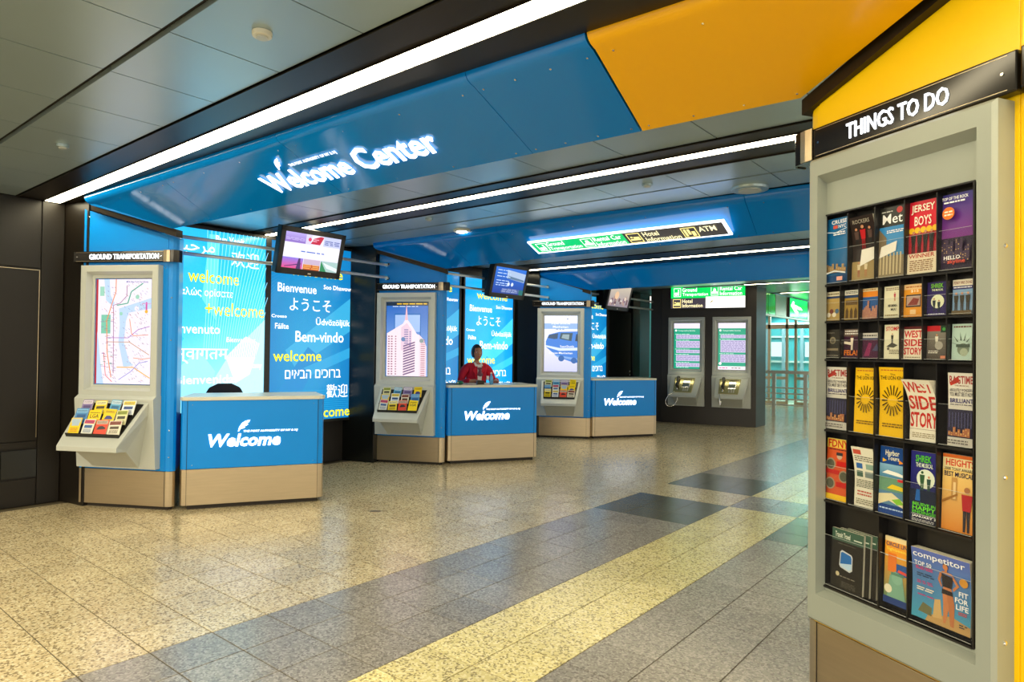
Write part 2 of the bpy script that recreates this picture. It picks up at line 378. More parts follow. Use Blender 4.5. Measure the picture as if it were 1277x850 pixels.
# ------------------------------------------------------------------ walls
w = MB().use('wall'); w.box(-8, -7.62, -6, 14.6, 0, 3.0); wl = w.build('wall_left'); wl['kind'] = 'structure'
def wpanel(y0, y1, z0, z1, name='wall_panel', mt='wall'):
    p = MB().use(mt); p.box(-7.622, -7.60, y0+.003, y1-.003, z0+.003, z1-.003); return p.build(name, wl, bevel=.002)
wpanel(-1, .55, .62, 2.27); wpanel(.55, 2.055, .62, 2.27, 'door_panel'); wpanel(2.06, 2.25, 0, 2.945); wpanel(-1, 2.055, 2.28, 2.945)
wpanel(-1, 2.055, 0, .26); wpanel(-1, 2.055, .55, .615)
for i in range(6): wpanel(.35+.285*i, .35+.285*(i+1), .27, .54, 'grille_panel', 'pier')
wpanel(3.2, 5.7, 0, .58); wpanel(6.9, 9.25, 0, .5)
e = MB().use('steel'); e.box(-7.598, -7.595, 2.045, 2.05, .65, 2.26); e.box(-7.598, -7.595, .55, 2.05, 2.26, 2.265); e.build('door_edge_strip', wl)
def pier(n, y0, xr, y1, y2, mt='pier'):
    p = MB().use(mt); p.prism([(-7.64, y0), (xr, y1), (xr-.12, y2), (-7.64, y2)], 0, CZ); o = p.build('trim_%d' % n, bevel=.006); o['kind'] = 'structure'
pier(6, 2.25, -7.20, 2.33, 2.75, 'wall'); pier(7, 5.60, -7.12, 5.76, 6.3); pier(8, 9.26, -7.12, 9.45, 10.1)
# far end of the left wall: service door and reflective column
d = thing('service_door', 'dark teal service door between third counter and payphone wall', 'door', (-7.6, 12.55, 0)); d['kind'] = 'structure'; del d['category']; del d['label']; d.name = 'door_1'
q = MB().use('pier'); q.box(-.01, .03, .06, 1.05, .01, 2.45); q.build('door_leaf', d, bevel=.003)
q = MB().use('chrome'); q.box(-.01, .035, -.02, .02, 0, 2.5); q.build('door_jamb', d)
for z in (1.02, 1.10): q = MB().use('chrome'); q.ball((.045, .97, z), .018, .018, .018); q.build('door_handle', d, smooth=True)
q = MB().use('pier'); q.box(-7.63, -7.55, 13.65, 14.0, 0, CZ); o = q.build('trim_9', bevel=.01); o['kind'] = 'structure'
q = MB().use('steel'); q.prism([(-7.3, 14.1)]+[(-7.0+.35*math.cos(a), 14.1+.35*math.sin(a)-.35) for a in [PI*.5-PI*k/14 for k in range(8)]]+[(-6.65, 14.5), (-7.3, 14.5)], 0, CZ); o = q.build('trim_10'); o['kind'] = 'structure'
# payphone wall, 12 degrees off the fascia line
PW = Vector((-4.80, 13.92, 0)); PA = math.radians(12)
pw = MB().use('phonewall'); pw.prism([(0, 0), (-2.0, 0), (-2.0, .6), (.12, .6)], 0, CZ+.02)
pwo = pw.build('wall_back', bevel=.004); pwo.location = PW; pwo.rotation_euler = (0, 0, PA); pwo['kind'] = 'structure'
q = MB().use('phonewall'); q.box(-2.25, -2.0, .05, .3, 0, CZ+.02); o = q.build('wall_recess', pwo)

# ------------------------------------------------------------------ blue and yellow fascias
def lerp(a, b, t): return tuple(a[i]+(b[i]-a[i])*t for i in range(3))
def fascia(name, label, Ul, Ur, Ll, Lr, segs, yl, screws=True, cut_r=None, n_mitre=True):
    """segs = list of (x0, x1, material). Ul..Lr: upper/lower edge ends of the slope; the slope is a folded sheet with a bullnose"""
    t = thing(name, label, 'fascia', (0, 0, 0))
    def ye(A, B, x): k = (x-A[0])/(B[0]-A[0]); return (x, A[1]+(B[1]-A[1])*k, A[2]+(B[2]-A[2])*k)
    for i, (xu0, xl0, xu1, xl1, mt) in enumerate(segs):
        p = MB().use(mt); g = .002
        prof = []
        NS = 8
        for xu, xl, sg in [(xu0+(xu1-xu0)*k_/NS, xl0+(xl1-xl0)*k_/NS, g if k_ == 0 else (-g if k_ == NS else 0)) for k_ in range(NS+1)]:
            u = ye(Ul, Ur, xu+sg); l = ye(Ll, Lr, xl+sg)
            n = Vector((0, l[2]-u[2], u[1]-l[1])).normalized()
            dv = Vector((0, l[1]-u[1], l[2]-u[2])).normalized()
            pts = []
            # bullnose: from ceiling height down and round onto the slope
            rb = .075; c0 = Vector(u)+dv*rb*.8-Vector((0, 0, 0))+Vector((0, abs(n.y)*0, 0))
            cen = Vector(u)+dv*rb*.62 - Vector((0, n.y, n.z))*0
            A = Vector((u[0], u[1]-.0, CZ)); B = Vector((u[0], u[1], u[2]+.0)); C = Vector(u)+dv*rb
            pts.append(A); pts.append(Vector((u[0], u[1], u[2]+.02)))
            for k in range(1, 5):
                s_ = k/5; P = (Vector((u[0], u[1], u[2]+.02))*(1-s_)**2 + Vector((u[0], u[1]+.006, u[2]-.015))*2*s_*(1-s_) + C*s_**2); pts.append(P)
            pts.append(C); pts.append(Vector(l)); pts.append(Vector(l)+Vector((0, .012, .006))); pts.append(Vector((l[0], l[1]+.014, CZ)))
            prof.append(pts)
        n_ = len(prof[0]); 
        p.add([tuple(v) for pr_ in prof for v in pr_], [(j*n_+k, j*n_+k+1, (j+1)*n_+k+1, (j+1)*n_+k) for j in range(NS) for k in range(n_-1)]+[list(range(n_)), list(range(NS*n_, (NS+1)*n_))[::-1]])
        o = p.build('fascia_panel', t)
        for pl_ in o.data.polygons: pl_.use_smooth = len(pl_.vertices) == 4 and abs(pl_.normal.z) > .25
        try: o.data.set_sharp_from_angle(angle=.5)
        except Exception: pass
        if screws:
            sc = MB().use('chrome')
            for f_ in (.06, .35, .65, .94):
                for kk in (.16, .95):
                    xu = xu0+(xu1-xu0)*f_; xl = xl0+(xl1-xl0)*f_; u = Vector(ye(Ul, Ur, xu)); l = Vector(ye(Ll, Lr, xl)); q_ = u.lerp(l, kk)
                    nn = Vector((0, l.z-u.z, -(l.y-u.y))).normalized(); sc.tube([q_, q_+nn*.002], .0055, 8)
            sc.build('screws', o, kind='stuff')
    return t, ye
BF, YF = 'fascia_blue', 'fascia_yellow'
U1l, U1r = (-7.03, 2.233, 2.90), (-1.578, 2.438, 2.92)
L1l, L1r = (-6.251, 2.702, 2.62), (-.882, 3.128, 2.70)
f1, ye1 = fascia('overhead_fascia', 'large blue sloping fascia carrying the big welcome lettering', U1l, U1r, L1l, L1r,
    [(-7.03, -6.251, -5.57, -5.577, BF), (-5.57, -5.577, -3.95, -3.95, BF), (-3.95, -3.95, -2.30, -2.325, BF), (-2.30, -2.325, -1.60, -1.66, BF)], 0)
f1y, _ = fascia('overhead_fascia', 'yellow sloping fascia continuing the nearest blue one towards the right kiosk', U1l, U1r, L1l, L1r,
    [(-1.592, -1.652, -.06, -.885, YF)], 0)
U2l, U2r = (-7.011, 5.62, 2.90), (-1.622, 5.772, 2.90); L2l, L2r = (-6.265, 6.245, 2.62), (-1.708, 6.084, 2.62)
f2, ye2 = fascia('overhead_fascia', 'second blue sloping fascia, with the green and black directional sign', U2l, U2r, L2l, L2r,
    [(-7.011, -6.265, -5.76, -5.76, BF), (-5.76, -5.76, -4.9, -4.9, BF), (-4.9, -4.9, -2.1, -2.1, BF), (-2.1, -2.1, .4, .4, BF)], 0)
U3l, U3r = (-7.225, 9.47, 2.91), (-2.669, 9.514, 2.91); L3l, L3r = (-6.33, 9.896, 2.62), (-2.745, 9.791, 2.62)
f3, ye3 = fascia('overhead_fascia', 'farthest blue sloping fascia, above the third counter and payphones', U3l, U3r, L3l, L3r,
    [(-7.225, -6.33, -5.7, -5.7, BF), (-5.7, -5.7, -2.6, -2.6, BF), (-2.6, -2.6, 1, 1, BF)], 0)
def mitre(U, L, par, sg_=1):
    """dark backing bar under the cut end of a fascia"""
    U = Vector(U); L = Vector(L); m_ = MB().use('trough'); h = .075
    dirv = (L-U); nrm = Vector((dirv.y, -dirv.x, 0)).normalized()*sg_
    a = [U+Vector((0, 0, -.012)), L+Vector((0, 0, -.006)), L+Vector((0, 0, -h)), U+Vector((0, 0, -h))]
    m_.add([tuple(v) for v in a]+[tuple(v-nrm*.09) for v in a], [(0, 1, 2, 3), (4, 7, 6, 5), (0, 4, 5, 1), (1, 5, 6, 2), (2, 6, 7, 3), (3, 7, 4, 0)])
    return m_.build('end_bar', par)
mitre((-7.06, 2.30, 2.90), (-6.28, 2.75, 2.63), f1); mitre((-7.03, 5.70, 2.905), (-6.27, 6.28, 2.63), f2); mitre((-7.20, 9.53, 2.91), (-6.34, 9.93, 2.63), f3)
mitre((-.06, 2.62, 2.98), (-.885, 3.14, 2.70), f1y, -1)

# lit lettering on the first fascia
def plane_map(o, ex, ey):
    ex = Vector(ex).normalized(); ey = (Vector(ey)-ex*Vector(ey).dot(ex)).normalized(); ez = ex.cross(ey); o = Vector(o)
    return lambda p: o+ex*p[0]+ey*p[1]+ez*p[2]
bl = Vector((-4.524, 2.709, 2.708)); br = Vector((-2.83, 2.785, 2.742)); tl = Vector((-4.449, 2.553, 2.813))
ex = br-bl; ey = Vector((0, -1, .50))
Ww = ex.length; sg = thing('fascia_sign', 'glowing white Welcome Center lettering on the nearest blue fascia', 'sign', tuple(bl)); OW = Vector(bl)
def sign_mb():
    mb = MB().use('letter'); f_ = plane_map((0, 0, 0), ex, ey); mb.T = lambda p: f_(p); return mb
q = sign_mb(); put_text(q, 'Welcome', 0, .915, 0, h=.245, z=.008, off=.018, ext=.003); q.build('welcome_lettering', sg)
q = sign_mb(); put_text(q, 'Center', .995, 1.70, .0, h=.265, z=.008, off=.018, ext=.003); q.build('center_lettering', sg)
q = sign_mb(); leaf(q, .30, .195, .095, .008, .004); q.build('feather_logo', sg)
q = sign_mb(); put_text(q, 'THE PORT AUTHORITY OF NY & NJ', .43, .93, .195, h=.034, z=.010, off=.015); q.build('small_lettering', sg)
for s_ in (sg,): s_.location = tuple(bl)

# directional sign on the second fascia
tl2 = Vector((-4.591, 5.865, 2.773)); bl2 = Vector((-4.59, 6.077, 2.672)); br2 = Vector((-2.304, 6.036, 2.653))
ds = thing('directional_sign', 'long lit directional sign, green and black, on second blue fascia', 'sign', tuple(bl2))
def m2(z=0):
    mb = MB(); f_ = plane_map((0, 0, 0), br2-bl2, tl2-bl2); mb.T = lambda p: f_((p[0], p[1], p[2]+z)); return mb
W2 = (br2-bl2).length; H2 = .235
q = m2().use('letter'); q.box(0, W2, 0, H2, .0, .014); q.build('frame', ds)
q = m2(.015).use('signbox'); a = Art(q, W2, H2)
a.r(.012, .09, .53, .91, '#00b060'); a.r(.53, .09, .988, .91, '#2c2b2e')
def pict(a, x0, x1, y0, y1, fg, bg, kind):
    a.r(x0, y0, x1, y1, fg); w_ = (x1-x0); a.r(x0+.06*w_, y0+.06*(y1-y0), x1-.06*w_, y1-.06*(y1-y0), bg)
    h_ = y1-y0
    if kind == 'bus': a.r(x0+.15*w_, y0+.15*h_, x0+.5*w_, y0+.5*h_, fg); a.c(x0+.65*w_, y0+.75*h_, .09*w_, fg, 10); a.r(x0+.58*w_, y0+.15*h_, x0+.75*w_, y0+.62*h_, fg)
    if kind == 'car': a.p([(x0+.12*w_, y0+.2*h_), (x0+.88*w_, y0+.2*h_), (x0+.88*w_, y0+.42*h_), (x0+.7*w_, y0+.5*h_), (x0+.62*w_, y0+.8*h_), (x0+.36*w_, y0+.8*h_), (x0+.3*w_, y0+.5*h_), (x0+.12*w_, y0+.42*h_)], fg)
    if kind == 'bed': a.r(x0+.12*w_, y0+.25*h_, x0+.88*w_, y0+.42*h_, fg); a.c(x0+.28*w_, y0+.6*h_, .09*w_, fg, 10); a.r(x0+.42*w_, y0+.45*h_, x0+.86*w_, y0+.62*h_, fg)
    if kind == 'atm': a.r(x0+.15*w_, y0+.15*h_, x0+.3*w_, y0+.85*h_, fg); a.r(x0+.38*w_, y0+.3*h_, x0+.55*w_, y0+.85*h_, fg); a.r(x0+.62*w_, y0+.15*h_, x0+.85*w_, y0+.6*h_, fg)
pict(a, .035, .095, .18, .82, '#ffffff', '#00b060', 'bus'); a.t('Ground', .10, .20, .54, .86, '#ffffff', .03); a.t('Transportation', .10, .285, .12, .46, '#ffffff', .03)
pict(a, .30, .36, .18, .82, '#ffffff', '#00b060', 'car'); a.t('Rental Car', .37, .515, .54, .86, '#ffffff', .03); a.t('Information', .37, .52, .14, .46, '#ffffff', .03)
pict(a, .545, .61, .16, .84, '#ffe98a', '#2c2b2e', 'bed'); a.t('Hotel', .625, .70, .54, .86, '#fff1b8', .03); a.t('Information', .625, .79, .14, .46, '#fff1b8', .03)
pict(a, .805, .87, .16, .84, '#ffe98a', '#2c2b2e', 'atm'); a.t('ATM', .88, .955, .48, .82, '#fff1b8', .03)
q.build('sign_face', ds, recalc=False)

# ------------------------------------------------------------------ display pictures
def art_map(a):
    a.r(0, 0, 1, 1, '#f1e6f0'); a.r(0, 0, .035, 1, '#b3202c')
    rr = random.Random(3)
    a.p([(.03, 0), (.16, 0), (.10, .2), (.06, .4), (.03, .5)], '#bcd4f2')
    a.p([(.14, 1), (.24, 1), (.26, .85), (.34, .77), (.30, .74), (.18, .80)], '#bcd4f2')
    a.p([(.42, .72), (1, .82), (1, .72), (.60, .68), (.55, .60), (.52, .40), (.62, .22), (.70, .18), (.52, .16), (.42, .40), (.44, .56)], '#bcd4f2')
    a.r(.10, .48, .27, .66, '#7cc4a8'); a.r(.07, .84, .15, .93, '#9ad0b8'); a.c(.75, .83, .035, '#9ad0b8'); a.c(.46, .67, .03, '#9ad0b8'); a.c(.74, .72, .04, '#f1e6f0')
    def line(pts, col, w_=.012):
        for p0, p1 in zip(pts, pts[1:]):
            dx, dy = p1[0]-p0[0], (p1[1]-p0[1])*2; L = math.hypot(dx, dy) or 1; ox, oy = -dy/L*w_/2, dx/L*w_/4
            a.p([(p0[0]+ox, p0[1]+oy), (p1[0]+ox, p1[1]+oy), (p1[0]-ox, p1[1]-oy), (p0[0]-ox, p0[1]-oy)], col)
    line([(.36, 1), (.36, .88), (.30, .78), (.20, .60), (.22, .3), (.30, .06)], '#ef8a4a', .016)
    line([(.56, .94), (.56, .84), (.44, .77), (.32, .75), (.33, .5), (.34, .1)], '#a06a92')
    line([(.85, .96), (.64, .88), (.58, .77), (.38, .75)], '#4aa88a', .02)
    line([(.20, .44), (.60, .44), (.78, .52), (.98, .55)], '#a765b8'); line([(.22, .40), (.62, .40), (.80, .34), (.98, .28)], '#c08a50')
    line([(.62, .62), (.66, .48), (.70, .46), (.96, .47)], '#ef8a4a'); line([(.4, .16), (.7, .16), (.88, .10), (1, .06)], '#f0b04a', .018)
    line([(.16, .30), (.20, .08), (.32, .02)], '#e05a50'); line([(.44, .04), (.66, .12), (.80, .20), (.96, .22)], '#8a8ad0'); line([(.70, .25), (.86, .24), (1, .25)], '#e88848')
    line([(.92, .78), (.92, .70)], '#d050a0', .03); a.c(.92, .69, .028, '#e8b040'); line([(.84, .765), (1, .765)], '#e08ac0', .01)
    for i in range(230):
        x = rr.choice([.20, .33, .36, .58, .66, .78, .86, .90])+rr.uniform(-.05, .05); y = rr.uniform(.03, .96); s_ = rr.uniform(.015, .03)
        line([(x, y), (x+s_, y-s_*.5)], rr.choice(['#7c6a80', '#a08a90', '#b06a60', '#6a7ab0']), .006)
    for i in range(40):
        y = rr.uniform(.05, .7); x = .12+rr.uniform(0, .28); line([(x, y), (x+.05, y)], rr.choice(['#c06a5a', '#8a6a9a', '#60a080']), .008)
    a.t('MTA New York City Subway', .60, .99, .955, .98, '#2a3f9a', .03)
def art_tower(a):
    a.grad(0, 0, 1, 1, '#8fb4ea', '#1c5fb4'); a.r(0, .955, 1, 1, '#1d2a38')
    a.bars(.25, .97, .965, .995, 1, '#f0c020', 5); a.bars(.15, .8, .935, .955, 1, '#c8d8ea', 6)
    a.r(.20, .60, .82, .84, '#9fbcec'); a.r(.20, .83, .82, .85, '#2a6ab0'); a.r(.19, .5, .21, .84, '#2a6ab0'); a.r(.81, .5, .83, .84, '#2a6ab0')
    a.p([(.02, 0), (.02, .58), (.40, .71), (.45, .76), (.485, .92), (.52, .76), (.60, .70), (.74, .57), (.80, .56), (.80, .0)], '#f6dfe6')
    a.p([(.80, 0), (.80, .56), (.90, .50), (.97, .40), (.97, 0)], '#efd4de'); a.p([(.36, .35), (.36, .66), (.5, .72), (.62, .62), (.62, .35)], '#e5c8d8')
    a.p([(.45, .76), (.485, .98), (.52, .76)], '#f2b8c0')
    for i in range(16):
        y = .02+.034*i
        for x, w_ in ((.05, .04), (.12, .04), (.22, .03)): a.r(x, y, x+w_, y+.016, '#9a6a80')
    for i in range(12):
        y = .01+.035*i; a.p([(.42, y), (.70, y+.055), (.70, y+.075), (.42, y+.02)], '#7a5f86')
    for i in range(18):
        y = .01+.028*i; a.r(.84, y, .94, y+.010, '#b06a78')
    for i in range(7):
        y = .44+.03*i; a.r(.44, y, .54, y+.014, '#8a7aa8'); a.r(.57, y-.03, .60, y-.01, '#8a7aa8')
    a.c(.42, .50, .05, '#6a86b0'); a.c(.86, .48, .05, '#8a9a98')
def art_van(a):
    a.grad(0, 0, 1, .5, '#c9cbe8', '#e6e6f4'); a.r(0, .5, 1, 1, '#e8ecf6'); a.r(0, .72, 1, .86, '#8fb3e2'); a.p([(0, .68), (1, .70), (1, .76), (0, .76)], '#eef2fa')
    a.p([(.05, .54), (.14, .66), (.45, .71), (1, .72), (1, .16), (.80, .18), (.42, .26), (.05, .44)], '#3f7fd6')
    a.p([(.10, .60), (.16, .655), (.42, .685), (.40, .585), (.30, .58)], '#34506e'); a.p([(.46, .585), (.50, .69), (.86, .69), (.82, .545)], '#3a5462'); a.p([(.52, .60), (.56, .665), (.76, .665), (.74, .57)], '#8fa6ae')
    a.p([(.93, .55), (.96, .67), (1, .67), (1, .54)], '#2c4052'); a.p([(.05, .47), (.48, .42), (1, .43), (1, .38), (.46, .37), (.05, .44)], '#d4e2f6')
    a.p([(.3, .30), (1, .24), (1, .20), (.4, .26)], '#7fa8e0'); a.c(.52, .235, .09, '#2d62a8'); a.c(.90, .20, .09, '#2d62a8')
    a.t('SuperShuttle', .20, .78, .835, .875, '#ffffff', .03); a.t('Manhattan', .26, .72, .78, .82, '#ffffff', .03); a.t('SuperShuttle', .48, .90, .42, .47, '#ffffff', .03); a.t('Serves Manhattan', .15, .86, .315, .35, '#ffffff', .03)
    a.bars(.35, .6, .745, .765, 1, '#6a86b8', 4); a.c(.70, .94, .02, '#7a8ab8')
def art_board(a, seed):
    a.r(0, 0, 1, 1, '#1fa07c'); a.r(0, .885, 1, 1, '#e9e2f2'); a.c(.08, .84, .04, '#ffffff'); a.t('Transportation Services', .16, .82, .815, .85, '#e8fff4', .03)
    rr = random.Random(seed); y = .77
    for hgt in ([.09, .15, .07, .13, .08] if seed == 1 else [.07, .26, .17]):
        a.bars(.05, .6, y-.018, y, 1, '#d8fff0', seed+int(y*100)); a.r(.09, y-.025-hgt, 1, y-.025, '#ccc2e2')
        a.bars(.12, .98, y-.025-hgt+.01, y-.035, max(2, int(hgt*32)), '#8f86b4', seed+int(y*90)); y -= hgt+.045
    if seed == 2: a.r(0, 0, 1, .075, '#f4ecf8'); a.bars(.05, .35, .02, .055, 1, '#e83a8a', 3); a.bars(.5, .85, .02, .055, 1, '#7a5a40', 3); a.c(.08, .13, .05, '#ffffff')
    else: a.bars(.1, .6, .02, .04, 1, '#d8fff0', 9)
def art_tv1(a):
    a.r(0, 0, 1, 1, '#e9e4fa')
    a.grad(0, .72, .36, 1, '#8a6ac0', '#b9a8ee', 4); a.bars(.02, .34, .78, .86, 3, '#c8b8f0', 3); a.r(.36, .72, .46, 1, '#d8d0f4'); a.c(.43, .86, .03, '#d83a60')
    a.p([(.45, .74), (.5, .90), (.62, .98), (.68, .97), (.62, .74)], '#c01840'); a.bars(.48, .6, .80, .9, 2, '#e8a8c0', 3); a.r(.68, .72, 1, 1, '#c4caf0'); a.bars(.7, .98, .76, .9, 3, '#4a5aa0', 4)
    a.r(0, .32, 1, .70, '#f3effc'); a.bars(.3, .72, .47, .53, 1, '#3f6ac8', 8)
    a.grad(0, 0, .36, .30, '#e0508a', '#8a7ae0', 4); a.p([(.25, 0), (.28, .3), (.31, .3), (.33, 0)], '#4a3068'); a.p([(.05, .05), (.33, .16), (.33, .13), (.05, .03)], '#4a3068')
    a.r(.37, 0, .67, .30, '#c7b2cc'); a.r(.37, 0, .67, .15, '#c05a2a'); a.bars(.38, .66, .02, .16, 3, '#f0b060', 5)
    a.r(.68, 0, 1, .30, '#a8c8c4'); a.p([(.68, 0), (.68, .3), (.8, 0)], '#2f8a5a'); a.p([(.72, .26), (1, .12), (1, .02), (.8, .1)], '#e2f0ee')
def art_tv2(a):
    a.grad(0, 0, 1, 1, '#123a96', '#1d6fd8', 5); a.p([(.40, .60), (.38, .93), (1, .84), (.98, .50)], '#a8bede'); a.p([(.45, .70), (.96, .60), (.98, .52), (.42, .60)], '#5a7a9a')
    for y in (.86, .74, .62, .46, .36, .28): a.bars(.08, .5, y, y+.06, 1, '#b9d4ff', int(y*100))
    a.c(.48, .38, .04, '#d4e2ff'); a.c(.60, .38, .04, '#d4e2ff'); a.p([(.25, .1), (.5, .22), (.85, .2), (.95, .05), (.3, .02)], '#4a5f96'); a.bars(.3, .8, .05, .2, 3, '#9aa8d8', 5); a.r(.86, 0, 1, .2, '#1a6a6a')
def art_tv3(a):
    a.grad(0, 0, 1, 1, '#8a7a86', '#c8bda8', 5); rr = random.Random(4)
    for i in range(26): a.c(rr.uniform(.1, .9), rr.uniform(.12, .45), rr.uniform(.03, .06), rr.choice(['#d8c4b0', '#6a4a50', '#a88a80', '#e8dcd0', '#7a5a6a']), 8)
    a.c(.35, .55, .10, '#e0b890')

# ------------------------------------------------------------------ kiosk builder
def kiosk_map(side):  # (u along the face from the inner corner, d outward, z) -> local
    return lambda p: (side*p[0], -p[1], p[2])
def bezel(par, Tm, z0=1.06, z1=2.30, board=None, su=0.):
    """grey frame with sloping reveals around a portrait screen"""
    q = MB().use('grey'); q.T = Tm
    O = (.13, z0, .95, z1); I = (.185, z0+.06, .895, z1-.055); J = (.205, z0+.085, .875, z1-.085); K = (.235, z0+.11, .845, z1-.115)
    def ring(A, da, B, db):
        a = [(A[0], da, A[1]), (A[2], da, A[1]), (A[2], da, A[3]), (A[0], da, A[3])]; b = [(B[0], db, B[1]), (B[2], db, B[1]), (B[2], db, B[3]), (B[0], db, B[3])]
        q.add(a+b, [(i, (i+1) % 4, 4+(i+1) % 4, 4+i) for i in range(4)])
    Ob = (O[0]-.004, O[1], O[2]+.004, O[3]+.004)
    ring(Ob, -.001, Ob, .066); ring(Ob, .066, O, .072); ring(O, .072, I, .072); ring(I, .072, J, .014); ring(J, .014, K, .014); ring(K, .014, K, -.01)
    q.build('screen_frame', par, recalc=True)
    q = MB().use('black'); q.T = Tm; q.box(K[0], K[2], -.015, .004, K[1], K[3]); q.build('screen', par)
    return K
def display(par, side, K, fn, mt='screen', d=.006):
    w_, h_ = K[2]-K[0]-.016, K[3]-K[1]-.016; x0 = side*(K[0]+.008) if side > 0 else side*(K[2]-.008)
    q = MB().use(mt); q.T = lambda p: (x0+p[0], -(d+p[2]), K[1]+.008+p[1]); a = Art(q, w_, h_, dz=.00012); fn(a); q.build('display_image', par, recalc=False)
def tray(par, Tm, top='grey', recess=True):
    q = MB().use('grey'); q.T = Tm
    # housing: shallow box that widens at the ledge and narrows to the wall
    q.prism([(0, 1.055), (.075, 1.055), (.10, 1.035), (.10, 1.0), (.075, .39), (0, .39)], .125, .955, 'x') if False else None
    a = [(0.0, 1.075), (.070, 1.075), (.112, 1.045), (.112, 1.02), (.07, .39), (0.0, .39)]
    q.add([(.122, d, z) for d, z in a]+[(.958, d, z) for d, z in a], [list(range(6)), list(range(6, 12))[::-1]]+[(i, (i+1) % 6, 6+(i+1) % 6, 6+i) for i in range(6)])
    q.build('lower_housing', par, bevel=.004)
    q = MB().use('grey'); q.T = Tm
    T0, T1, L0, L1, B0, B1, W0, W1 = .165, .865, .225, .835, .26, .80, .29, .77
    v = [(T0, .108, 1.022), (T1, .108, 1.022), (L0, .43, .640), (L1, .43, .640), (L0, .43, .597), (L1, .43, .597), (B0, .27, .580), (B1, .27, .580), (W0, .078, .405), (W1, .078, .405), (T0, .05, .95), (T1, .05, .95), (W0, .03, .405), (W1, .03, .405)]
    q.add(v, [(0, 1, 3, 2), (2, 3, 5, 4), (4, 5, 7, 6), (6, 7, 9, 8), (0, 2, 4, 6, 8, 12, 10), (1, 11, 13, 9, 7, 5, 3), (0, 10, 11, 1), (8, 9, 13, 12), (10, 12, 13, 11)])
    o = q.build('brochure_tray', par, bevel=.004)
    def S(u, t, h):  # point on slope: t 0 at top..1 at lip, h above surface
        du = .108+(.43-.108)*t; z = 1.022-(1.022-.640)*t; n = Vector((1.022-.640, .43-.108)).normalized()
        c_ = (T0+(L0-T0)*t, T1+(L1-T1)*t); uu = c_[0]+(c_[1]-c_[0])*u
        return (uu, du+n.x*h, z+n.y*h)
    return o, S
def recess(par, Tm, S):
    q = MB().use('rack'); q.T = Tm
    q.add([S(.05, .06, .001), S(.95, .06, .001), S(.93, .80, .001), S(.07, .80, .001), S(.05, .06, .006), S(.95, .06, .006), S(.93, .80, .006), S(.07, .80, .006)],
          [(0, 1, 5, 4), (1, 2, 6, 5), (2, 3, 7, 6), (3, 0, 4, 7), (4, 5, 6, 7)]); o = q.build('black_tray_insert', par)
    for t in (.33, .55, .76):
        q = MB().use('rack'); q.T = Tm
        q.add([S(.07, t, .004), S(.93, t, .004), S(.93, t+.03, .004), S(.07, t+.03, .004), S(.07, t, .03), S(.93, t, .03), S(.93, t+.01, .03), S(.07, t+.01, .03)], [(0, 1, 5, 4), (1, 2, 6, 5), (2, 3, 7, 6), (3, 0, 4, 7), (4, 5, 6, 7)]); q.build('tray_ledge', par)
def sign_bar(par, Tm, side, zb, zt, txt, u0=-.035, u1=1.06, tx=(.14, .88)):
    q = MB().use('bar'); q.T = Tm
    q.prism([(u0-.0, -.03), (u0-.01, .02), (u0+.02, .045), (.09, .05), (u1, .05), (u1, -.01), (.1, -.01)], zb, zt); o = q.build('sign_bar', par, bevel=.006)
    q = MB().use('bar'); q.T = Tm; q.prism([(u0-.012, -.03), (u0-.016, .02), (u0+.02, .052), (.085, .056), (.085, .048), (u0+.02, .04), (u0, .02), (u0, -.03)], zb-.004, zt+.004); q.build('bar_end_cap', o)
    q = MB().use('steel'); q.T = Tm; q.prism([(.02, .051), (.085, .051), (.085, .058), (.05, .062), (.02, .058)], zb-.002, zt+.002); q.build('end_clip', o)
    q = MB().use('steel'); q.T = Tm
    for a, b, c_, e_ in ((.10, u1-.03, zb+.010, zb+.012), (.10, u1-.03, zt-.012, zt-.010)): q.box(a, b, .05, .0515, c_, e_)
    q.build('inlay_line', o)
    q = MB().use('letter'); x0 = side*tx[0] if side > 0 else side*tx[1]; h = (zt-zb)
    q.T = lambda p: (x0+p[0], -(.053+p[2]), zb+p[1]); put_text(q, txt, 0, tx[1]-tx[0], 0, z=0, off=.004, ext=.003, ybot=.26*h, ytop=.74*h); q.build('lit_lettering', o)
    q = MB().use('chrome'); q.T = Tm
    for uu in (.115, u1-.045): q.tube([(uu, .05, (zb+zt)/2), (uu, .054, (zb+zt)/2)], .005, 8)
    q.build('bar_screw', o)

